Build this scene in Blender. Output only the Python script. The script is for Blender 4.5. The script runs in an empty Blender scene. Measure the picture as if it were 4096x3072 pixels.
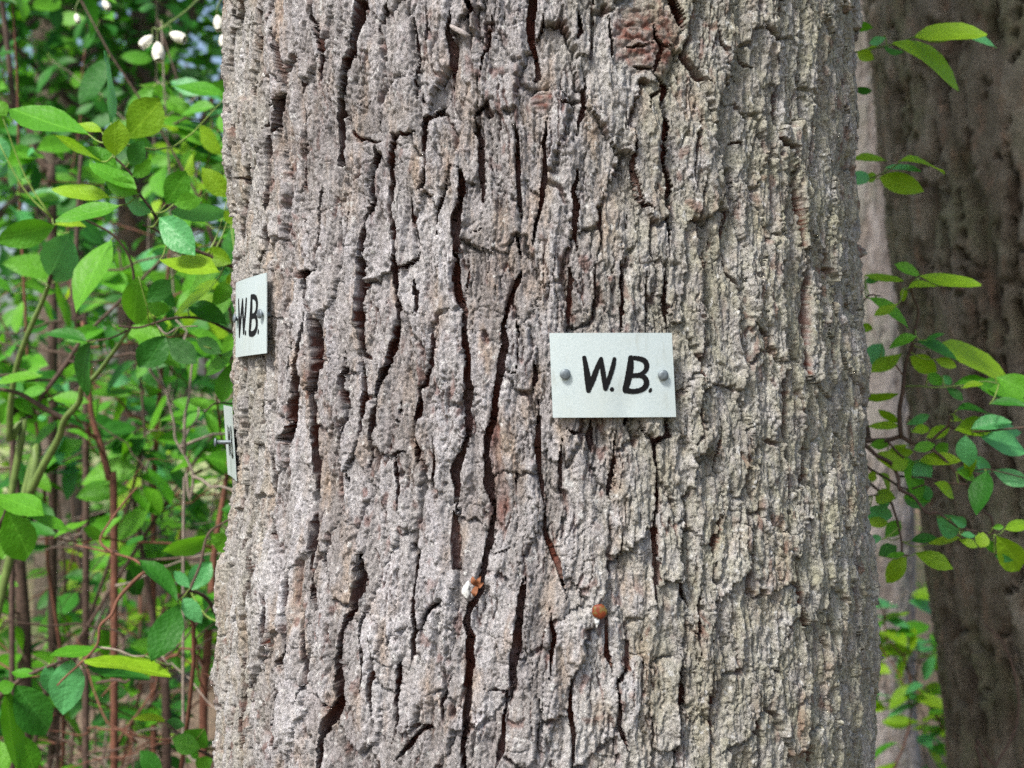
import bpy, math, heapq
import numpy as np
from mathutils import Vector, Matrix

# ------------------------------------------------------------------ camera, world, sun, exposure
scene = bpy.context.scene
COL = scene.collection
FPX, CX, CY, CAMZ = 4944.0, 2048.0, 1536.0, 1.4      # photograph: focal length and centre in its own pixels

cam_data = bpy.data.cameras.new('camera')
cam = bpy.data.objects.new('camera', cam_data); COL.objects.link(cam)
cam.location = (0, 0, CAMZ); cam.rotation_euler = (math.radians(90), 0, 0)
cam_data.sensor_width = 36.0; cam_data.lens = 36.0 * FPX / 4096.0
cam_data.clip_start = 0.02; cam_data.clip_end = 600
cam_data.dof.use_dof = True; cam_data.dof.focus_distance = 1.0; cam_data.dof.aperture_fstop = 8.0
scene.camera = cam

SUN_EL, SUN_AZ = math.radians(52), math.radians(216)   # azimuth clockwise from +Y: behind the camera, to its left
world = bpy.data.worlds.new('World'); scene.world = world; world.use_nodes = True
wn = world.node_tree.nodes; wl = world.node_tree.links
sky = wn.new('ShaderNodeTexSky'); sky.sky_type = 'NISHITA'; sky.sun_disc = False
sky.sun_elevation = SUN_EL; sky.sun_rotation = SUN_AZ; sky.dust_density = 3.5; sky.ozone_density = 1.0
wn['Background'].inputs['Strength'].default_value = 0.10
wl.new(sky.outputs['Color'], wn['Background'].inputs['Color'])

sun_d = bpy.data.lights.new('sun', 'SUN'); sun = bpy.data.objects.new('sun', sun_d); COL.objects.link(sun)
sun_d.energy = 2.5; sun_d.angle = math.radians(10); sun_d.color = (1.0, 0.95, 0.88)
sdir = Vector((math.sin(SUN_AZ) * math.cos(SUN_EL), math.cos(SUN_AZ) * math.cos(SUN_EL), math.sin(SUN_EL)))
sun.rotation_euler = sdir.to_track_quat('Z', 'Y').to_euler(); sun.location = sdir * 30

vs = scene.view_settings
vs.view_transform = 'Standard'; vs.look = 'None'; vs.gamma = 1.0; vs.exposure = 1.08; vs.use_curve_mapping = False
scene.cycles.use_denoising = False; scene.cycles.max_bounces = 5; scene.cycles.transparent_max_bounces = 4; scene.cycles.transmission_bounces = 4

rng = np.random.default_rng(7)

# ------------------------------------------------------------------ helpers
def new_obj(name, me, parent=None):
    o = bpy.data.objects.new(name, me); COL.objects.link(o)
    if parent is not None: o.parent = parent
    return o

def empty(name, loc):
    o = bpy.data.objects.new(name, None); COL.objects.link(o); o.location = loc; o.empty_display_size = 0.05
    return o

def tag(o, label, cat=None, group=None, kind=None):
    if label: o['label'] = label
    if cat: o['category'] = cat
    if group: o['group'] = group
    if kind: o['kind'] = kind
    return o

def mesh_np(name, co, quads, mat=None, tris=None, smooth=True, attrs=None):
    me = bpy.data.meshes.new(name)
    co = np.asarray(co, dtype=np.float32); quads = np.asarray(quads, dtype=np.int32).reshape(-1, 4)
    nt = 0 if tris is None else len(tris)
    me.vertices.add(len(co)); me.vertices.foreach_set('co', co.ravel())
    loops = quads.ravel()
    if nt: loops = np.concatenate([loops, np.asarray(tris, dtype=np.int32).ravel()])
    me.loops.add(len(loops)); me.loops.foreach_set('vertex_index', loops)
    starts = np.concatenate([np.arange(len(quads)) * 4, len(quads) * 4 + np.arange(nt) * 3]).astype(np.int32)
    me.polygons.add(len(starts)); me.polygons.foreach_set('loop_start', starts)
    me.polygons.foreach_set('use_smooth', np.full(len(starts), smooth, dtype=bool))
    me.update(calc_edges=True)
    if attrs:
        for k, v in attrs.items():
            a = me.attributes.new(k, 'FLOAT', 'POINT'); a.data.foreach_set('value', np.asarray(v, dtype=np.float32))
    if mat: me.materials.append(mat)
    return me

class MB:
    """collects faces, then becomes one mesh"""
    def __init__(s): s.v, s.q, s.t = [], [], []
    def add(s, v, q=(), t=()):
        o = len(s.v); s.v.extend([tuple(p) for p in v])
        s.q.extend([tuple(i + o for i in f) for f in q]); s.t.extend([tuple(i + o for i in f) for f in t])
    def build(s, name, mat, parent=None, smooth=True, origin=(0, 0, 0)):
        co = np.array(s.v, dtype=np.float64) - np.array(origin)
        return new_obj(name, mesh_np(name, co, np.array(s.q, dtype=np.int32).reshape(-1, 4), mat, s.t if s.t else None, smooth), parent)

def catmull(P, n=4):
    P = np.array(P, float)
    if len(P) < 3: return np.array([P[0] + (P[-1] - P[0]) * t for t in np.linspace(0, 1, n + 1)])
    Q = np.vstack([2 * P[0] - P[1], P, 2 * P[-1] - P[-2]]); out = []
    for i in range(1, len(Q) - 2):
        for t in np.linspace(0, 1, n, endpoint=False):
            a, b, c, d = Q[i - 1], Q[i], Q[i + 1], Q[i + 2]
            out.append(0.5 * (2 * b + (c - a) * t + (2 * a - 5 * b + 4 * c - d) * t * t + (3 * b - a - 3 * c + d) * t ** 3))
    out.append(P[-1]); return np.array(out)

def tube(mb, P, r, sides=6):
    P = np.array(P, float); n = len(P)
    r = np.interp(np.linspace(0, 1, n), np.linspace(0, 1, len(r)), r) if hasattr(r, '__len__') else np.full(n, r)
    T = np.gradient(P, axis=0); T /= np.linalg.norm(T, axis=1)[:, None] + 1e-12
    ref = np.array([0.31, 0.77, 0.55]); V, F = [], []
    for i in range(n):
        u = np.cross(T[i], ref); u /= np.linalg.norm(u) + 1e-9; w = np.cross(T[i], u)
        for k in range(sides):
            a = 2 * math.pi * k / sides
            V.append(P[i] + r[i] * (math.cos(a) * u + math.sin(a) * w))
    for i in range(n - 1):
        for k in range(sides):
            k2 = (k + 1) % sides
            F.append((i * sides + k, i * sides + k2, (i + 1) * sides + k2, (i + 1) * sides + k))
    V += [P[0], P[-1]]; Tt = []
    for k in range(sides):
        k2 = (k + 1) % sides
        Tt.append((n * sides, k2, k)); Tt.append((n * sides + 1, (n - 1) * sides + k, (n - 1) * sides + k2))
    mb.add(V, F, Tt)

def px(x, y, Y):
    return np.array([(x - CX) / FPX * Y, Y, CAMZ - (y - CY) / FPX * Y])

# numpy noise
_GA = np.random.default_rng(3).random(1024) * 2 * np.pi
_GC, _GS = np.cos(_GA), np.sin(_GA)
def _h(i, j, seed):
    h = (i * 374761393 + j * 668265263 + seed * 974634777) & 0x7fffffff
    h = ((h ^ (h >> 13)) * 1274126177) & 0x7fffffff
    return h ^ (h >> 16)
def pn(x, y, seed=0):
    xi = np.floor(x).astype(np.int64); yi = np.floor(y).astype(np.int64); fx = x - xi; fy = y - yi
    def g(a, b):
        k = _h(xi + a, yi + b, seed) & 1023
        return _GC[k] * (fx - a) + _GS[k] * (fy - b)
    u = fx * fx * fx * (fx * (fx * 6 - 15) + 10); v = fy * fy * fy * (fy * (fy * 6 - 15) + 10)
    a = g(0, 0); a += u * (g(1, 0) - a); b = g(0, 1); b += u * (g(1, 1) - b)
    return (a + v * (b - a)) * 1.5
def fbm(x, y, seed=0, o=3, gain=0.5):
    s = 0; a = 1.0; t = 0
    for k in range(o):
        s = s + a * pn(x * 2 ** k, y * 2 ** k, seed + 17 * k); t += a; a *= gain
    return s / t
def voro(x, y, seed=0):
    xi = np.floor(x).astype(np.int64); yi = np.floor(y).astype(np.int64)
    d1 = np.full(x.shape, 9.0); d2 = np.full(x.shape, 9.0); idd = np.zeros(x.shape, np.int64)
    for a in (-1, 0, 1):
        for b in (-1, 0, 1):
            k = _h(xi + a, yi + b, seed)
            jx = (k & 1023) / 1023.0; jy = ((k >> 10) & 1023) / 1023.0
            d = (xi + a + jx - x) ** 2 + (yi + b + jy - y) ** 2
            m = d < d1
            d2 = np.where(m, d1, np.minimum(d2, d)); idd = np.where(m, k, idd); d1 = np.where(m, d, d1)
    return np.sqrt(d1), np.sqrt(d2), (idd & 4095) / 4095.0
def sstep(a, b, x):
    t = np.clip((x - a) / (b - a), 0, 1); return t * t * (3 - 2 * t)

# ------------------------------------------------------------------ materials
def new_mat(name):
    m = bpy.data.materials.new(name); m.use_nodes = True
    return m, m.node_tree.nodes, m.node_tree.links, m.node_tree.nodes['Principled BSDF']
def N(nodes, t, **kw):
    n = nodes.new(t)
    for k, v in kw.items(): setattr(n, k, v)
    return n
def noise_n(nodes, links, vec, scale, detail=3, rough=0.55, dist=0.0):
    n = nodes.new('ShaderNodeTexNoise'); n.inputs['Scale'].default_value = scale; n.inputs['Detail'].default_value = detail
    n.inputs['Roughness'].default_value = rough; n.inputs['Distortion'].default_value = dist
    links.new(vec, n.inputs['Vector']); return n.outputs['Fac']
def mapping(nodes, links, vec, scale=(1, 1, 1), loc=(0, 0, 0)):
    n = nodes.new('ShaderNodeMapping'); n.inputs['Scale'].default_value = scale; n.inputs['Location'].default_value = loc
    links.new(vec, n.inputs['Vector']); return n.outputs['Vector']
def ramp(nodes, links, fac, stops, mode='LINEAR'):
    n = nodes.new('ShaderNodeValToRGB'); n.color_ramp.interpolation = mode
    el = n.color_ramp.elements
    while len(el) < len(stops): el.new(0.5)
    for e, (p, c) in zip(el, stops): e.position = p; e.color = (*c, 1) if len(c) == 3 else c
    links.new(fac, n.inputs['Fac']); return n.outputs['Color']
def mix(nodes, links, fac, a, b, mode='MIX'):
    n = nodes.new('ShaderNodeMix'); n.data_type = 'RGBA'; n.blend_type = mode
    for s, v in ((0, fac), (6, a), (7, b)):
        if hasattr(v, 'is_linked'): links.new(v, n.inputs[s])
        elif s == 0: n.inputs[0].default_value = v
        else: n.inputs[s].default_value = (*v, 1)
    return n.outputs[2]
def mathn(nodes, links, op, a, b=0.5):
    n = nodes.new('ShaderNodeMath'); n.operation = op
    for s, v in ((0, a), (1, b)):
        if hasattr(v, 'is_linked'): links.new(v, n.inputs[s])
        else: n.inputs[s].default_value = v
    return n.outputs[0]
def bump(nodes, links, h, strength, dist, normal=None):
    n = nodes.new('ShaderNodeBump'); n.inputs['Strength'].default_value = strength; n.inputs['Distance'].default_value = dist
    links.new(h, n.inputs['Height'])
    if normal is not None: links.new(normal, n.inputs['Normal'])
    return n.outputs['Normal']
def simple_mat(name, col, rough=0.7, metal=0.0, var=0.25, scale=40.0, bstr=0.0, bdist=0.001, spec=0.4):
    m, n, l, b = new_mat(name)
    tc = N(n, 'ShaderNodeTexCoord').outputs['Object']
    f = noise_n(n, l, tc, scale, 4)
    lo = tuple(c * (1 - var) for c in col); hi = tuple(min(1, c * (1 + var)) for c in col)
    l.new(ramp(n, l, f, [(0.3, lo), (0.7, hi)]), b.inputs['Base Color'])
    b.inputs['Roughness'].default_value = rough; b.inputs['Metallic'].default_value = metal
    b.inputs['Specular IOR Level'].default_value = spec
    if bstr: l.new(bump(n, l, f, bstr, bdist), b.inputs['Normal'])
    return m

def bark_mat(name, grey_lo, grey_hi, warm, algae, inner_shade, lich, fine=1.0, speck=1.0, lich_cut=(0.60, 0.66)):
    m, n, l, b = new_mat(name)
    tc = N(n, 'ShaderNodeTexCoord').outputs['Object']
    st = mapping(n, l, tc, (1, 1, 0.35))
    at_i = N(n, 'ShaderNodeAttribute', attribute_name='inner_shade').outputs['Fac']
    at_a = N(n, 'ShaderNodeAttribute', attribute_name='algae').outputs['Fac']
    big = noise_n(n, l, st, 26, 4, 0.6)
    c = ramp(n, l, big, [(0.30, grey_lo), (0.68, grey_hi)])
    ton = N(n, 'ShaderNodeAttribute', attribute_name='tone').outputs['Fac']
    c = mix(n, l, 1.0, c, ramp(n, l, ton, [(0.1, (0.74, 0.70, 0.68)), (0.5, (1, 0.99, 0.98)), (0.9, (1.16, 1.16, 1.17))]), 'MULTIPLY')
    w = noise_n(n, l, mapping(n, l, st, (1, 1, 1), (3.1, 1.7, 0.4)), 45, 3, 0.6)
    c = mix(n, l, ramp(n, l, w, [(0.52, (0, 0, 0)), (0.72, (1, 1, 1))]), c, warm)
    a2 = noise_n(n, l, mapping(n, l, tc, (1, 1, 0.6), (1, 5, 2)), 60, 4, 0.65)
    fa = mathn(n, l, 'MULTIPLY', at_a, ramp(n, l, a2, [(0.30, (0.25,) * 3), (0.62, (1, 1, 1))]))
    c = mix(n, l, fa, c, algae)
    # weathered speckle of the corky surface
    sp = noise_n(n, l, mapping(n, l, tc, (1, 1, 0.7)), 430 * fine, 6, 0.85)
    c = mix(n, l, 0.95, c, ramp(n, l, sp, [(0.36, tuple(1 - 0.62 * speck for _ in range(3))), (0.50, (1, 1, 1)), (0.62, tuple(1 + 0.55 * speck for _ in range(3)))]), 'MULTIPLY')
    # pale crustose lichen dots
    lv = noise_n(n, l, mapping(n, l, tc, (1, 1, 0.8), (7, 2, 9)), 170 * fine, 3, 0.6)
    c = mix(n, l, ramp(n, l, lv, [(lich_cut[0], (0, 0, 0)), (lich_cut[1], (0.75,) * 3)]), c, lich)
    # red-brown of bared bark; also stands in for shade in the furrows
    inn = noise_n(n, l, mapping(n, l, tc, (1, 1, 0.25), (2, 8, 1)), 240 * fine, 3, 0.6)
    ic = ramp(n, l, inn, [(0.3, tuple(v * 0.75 for v in inner_shade)), (0.7, tuple(v * 1.35 for v in inner_shade))])
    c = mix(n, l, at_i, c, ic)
    l.new(c, b.inputs['Base Color'])
    b.inputs['Roughness'].default_value = 0.86; b.inputs['Specular IOR Level'].default_value = 0.22
    fib = noise_n(n, l, mapping(n, l, tc, (1, 1, 0.16)), 420 * fine, 4, 0.65)
    n1 = bump(n, l, fib, 0.75, 0.0022 / fine)
    gr = noise_n(n, l, mapping(n, l, tc, (1, 1, 0.75)), 560 * fine, 5, 0.75)
    l.new(bump(n, l, gr, 0.9, 0.0026 / fine, n1), b.inputs['Normal'])
    return m

M_BARK = bark_mat('oak_bark', (0.265, 0.25, 0.262), (0.49, 0.485, 0.515), (0.38, 0.30, 0.25), (0.335, 0.33, 0.245), (0.15, 0.042, 0.024), (0.66, 0.67, 0.66), lich_cut=(0.62, 0.68))
M_BARK2 = bark_mat('dark_bark', (0.10, 0.085, 0.066), (0.26, 0.235, 0.195), (0.22, 0.145, 0.105), (0.15, 0.155, 0.095), (0.06, 0.038, 0.028), (0.25, 0.26, 0.23), fine=0.45, speck=0.6, lich_cut=(0.70, 0.75))
M_BARK3 = bark_mat('pale_bark', (0.30, 0.26, 0.25), (0.46, 0.42, 0.41), (0.36, 0.29, 0.25), (0.30, 0.30, 0.25), (0.15, 0.11, 0.09), (0.42, 0.41, 0.39), fine=0.35, speck=0.5)
M_TWIG = simple_mat('twig_bark', (0.085, 0.055, 0.042), 0.8, var=0.4, scale=120, bstr=0.4)
M_TWIGRED = simple_mat('red_twig_bark', (0.15, 0.062, 0.038), 0.75, var=0.35, scale=90, bstr=0.4)
M_TWIGGREY = simple_mat('grey_twig_bark', (0.26, 0.215, 0.18), 0.85, var=0.3, scale=90, bstr=0.4)
M_STEMGREEN = simple_mat('green_stem', (0.13, 0.20, 0.05), 0.55, var=0.3, scale=60)
M_PETIOLE = simple_mat('petiole', (0.20, 0.30, 0.06), 0.5, var=0.2, scale=60)

def leaf_mat(name, col, col2, trans, rough=0.5, vein=1.3):
    m, n, l, b = new_mat(name)
    tc = N(n, 'ShaderNodeTexCoord').outputs['Object']
    rnd = N(n, 'ShaderNodeObjectInfo').outputs['Random']
    geo = N(n, 'ShaderNodeNewGeometry')
    isl = geo.outputs['Random Per Island']
    r2 = mathn(n, l, 'FRACT', mathn(n, l, 'ADD', rnd, isl))
    c = mix(n, l, r2, col, col2)
    f = noise_n(n, l, tc, 5.0, 3)
    c = mix(n, l, 0.6, c, ramp(n, l, f, [(0.3, (0.82, 0.85, 0.8)), (0.7, (1.15, 1.1, 1.15))]), 'MULTIPLY')
    sx = N(n, 'ShaderNodeSeparateXYZ'); l.new(tc, sx.inputs[0])
    ay = mathn(n, l, 'ABSOLUTE', sx.outputs['Y'])
    mid = mathn(n, l, 'LESS_THAN', ay, 0.010)
    wv = mathn(n, l, 'SINE', mathn(n, l, 'MULTIPLY', mathn(n, l, 'SUBTRACT', sx.outputs['X'], mathn(n, l, 'MULTIPLY', ay, 0.9)), 64.0))
    sv = mathn(n, l, 'MULTIPLY', mathn(n, l, 'GREATER_THAN', wv, 0.93), 0.22)
    vf = mathn(n, l, 'MAXIMUM', mid, sv)
    c = mix(n, l, mathn(n, l, 'MULTIPLY', vf, 0.55), c, tuple(min(1, v * vein + 0.02) for v in col2))
    # the odd brown blemish
    sp = noise_n(n, l, tc, 14.0, 2)
    c = mix(n, l, ramp(n, l, sp, [(0.74, (0, 0, 0)), (0.77, (0.6,) * 3)]), c, (0.16, 0.12, 0.03))
    l.new(c, b.inputs['Base Color']); b.inputs['Roughness'].default_value = rough
    b.inputs['Specular IOR Level'].default_value = 0.45
    l.new(bump(n, l, wv, 0.04, 0.012, bump(n, l, noise_n(n, l, tc, 9.0, 4, 0.6), 0.2, 0.02)), b.inputs['Normal'])
    tr = n.new('ShaderNodeBsdfTranslucent')
    l.new(mix(n, l, 1.0, c, (1.25, 1.15, 0.55), 'MULTIPLY'), tr.inputs['Color'])
    ms = n.new('ShaderNodeMixShader'); ms.inputs[0].default_value = trans
    l.new(b.outputs[0], ms.inputs[1]); l.new(tr.outputs[0], ms.inputs[2])
    l.new(ms.outputs[0], n['Material Output'].inputs['Surface'])
    return m
M_LEAF = {
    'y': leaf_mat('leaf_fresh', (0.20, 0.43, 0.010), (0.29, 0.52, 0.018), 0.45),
    'b': leaf_mat('leaf_bluish', (0.075, 0.34, 0.10), (0.11, 0.41, 0.14), 0.30, 0.38),  # blue cast of reflected sky put into the leaf colour
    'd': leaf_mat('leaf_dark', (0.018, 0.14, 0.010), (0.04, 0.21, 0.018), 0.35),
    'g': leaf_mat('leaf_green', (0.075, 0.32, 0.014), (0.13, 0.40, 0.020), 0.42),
}

# ------------------------------------------------------------------ ground
def make_ground():
    m, n, l, b = new_mat('forest_floor')
    tc = N(n, 'ShaderNodeTexCoord').outputs['Object']
    f1 = noise_n(n, l, tc, 14, 6, 0.7); f2 = noise_n(n, l, tc, 0.35, 3)
    c = ramp(n, l, f1, [(0.3, (0.09, 0.06, 0.04)), (0.55, (0.21, 0.15, 0.10)), (0.72, (0.33, 0.26, 0.18))])
    c = mix(n, l, ramp(n, l, f2, [(0.5, (0, 0, 0)), (0.6, (0.7,) * 3)]), c, (0.08, 0.14, 0.03))
    l.new(c, b.inputs['Base Color']); b.inputs['Roughness'].default_value = 0.95
    l.new(bump(n, l, f1, 0.8, 0.05), b.inputs['Normal'])
    xs = np.concatenate([np.linspace(-250, -12, 20), np.linspace(-11, 11, 60), np.linspace(12, 250, 20)])
    ys = np.concatenate([np.linspace(-60, -3, 14), np.linspace(-2.5, 20, 70), np.linspace(21, 400, 24)])
    X, Y = np.meshgrid(xs, ys); Z = 0.10 * fbm(X * 0.5, Y * 0.5, 5, 3) * (np.hypot(X, Y) < 30)
    nx, ny = len(xs), len(ys); i = np.arange(nx * ny).reshape(ny, nx)
    q = np.stack([i[:-1, :-1], i[:-1, 1:], i[1:, 1:], i[1:, :-1]], -1).reshape(-1, 4)
    o = new_obj('ground', mesh_np('ground', np.stack([X, Y, Z], -1).reshape(-1, 3), q, m)); o['kind'] = 'structure'
    m2, n, l, b = new_mat('clearing_grass')
    tc = N(n, 'ShaderNodeTexCoord').outputs['Object']
    f1 = noise_n(n, l, tc, 6, 5, 0.7)
    l.new(ramp(n, l, f1, [(0.38, (0.12, 0.22, 0.05)), (0.52, (0.30, 0.34, 0.14)), (0.66, (0.55, 0.48, 0.34))]), b.inputs['Base Color'])
    b.inputs['Roughness'].default_value = 0.95
    rr = [(math.cos(a), math.sin(a), 1 + 0.2 * math.sin(3 * a + 1) + 0.1 * math.sin(7 * a)) for a in np.linspace(0, 2 * math.pi, 48, endpoint=False)]
    V = [(-6.8, 17, 0.16)] + [(-6.8 + 5.6 * s * c_, 17 + 7.5 * s * s_, 0.14) for c_, s_, s in rr]
    T = [(0, 1 + k, 1 + (k + 1) % 48) for k in range(48)]
    o = new_obj('clearing', mesh_np('clearing', V, np.zeros((0, 4)), m2, T)); o['kind'] = 'structure'
make_ground()

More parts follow.
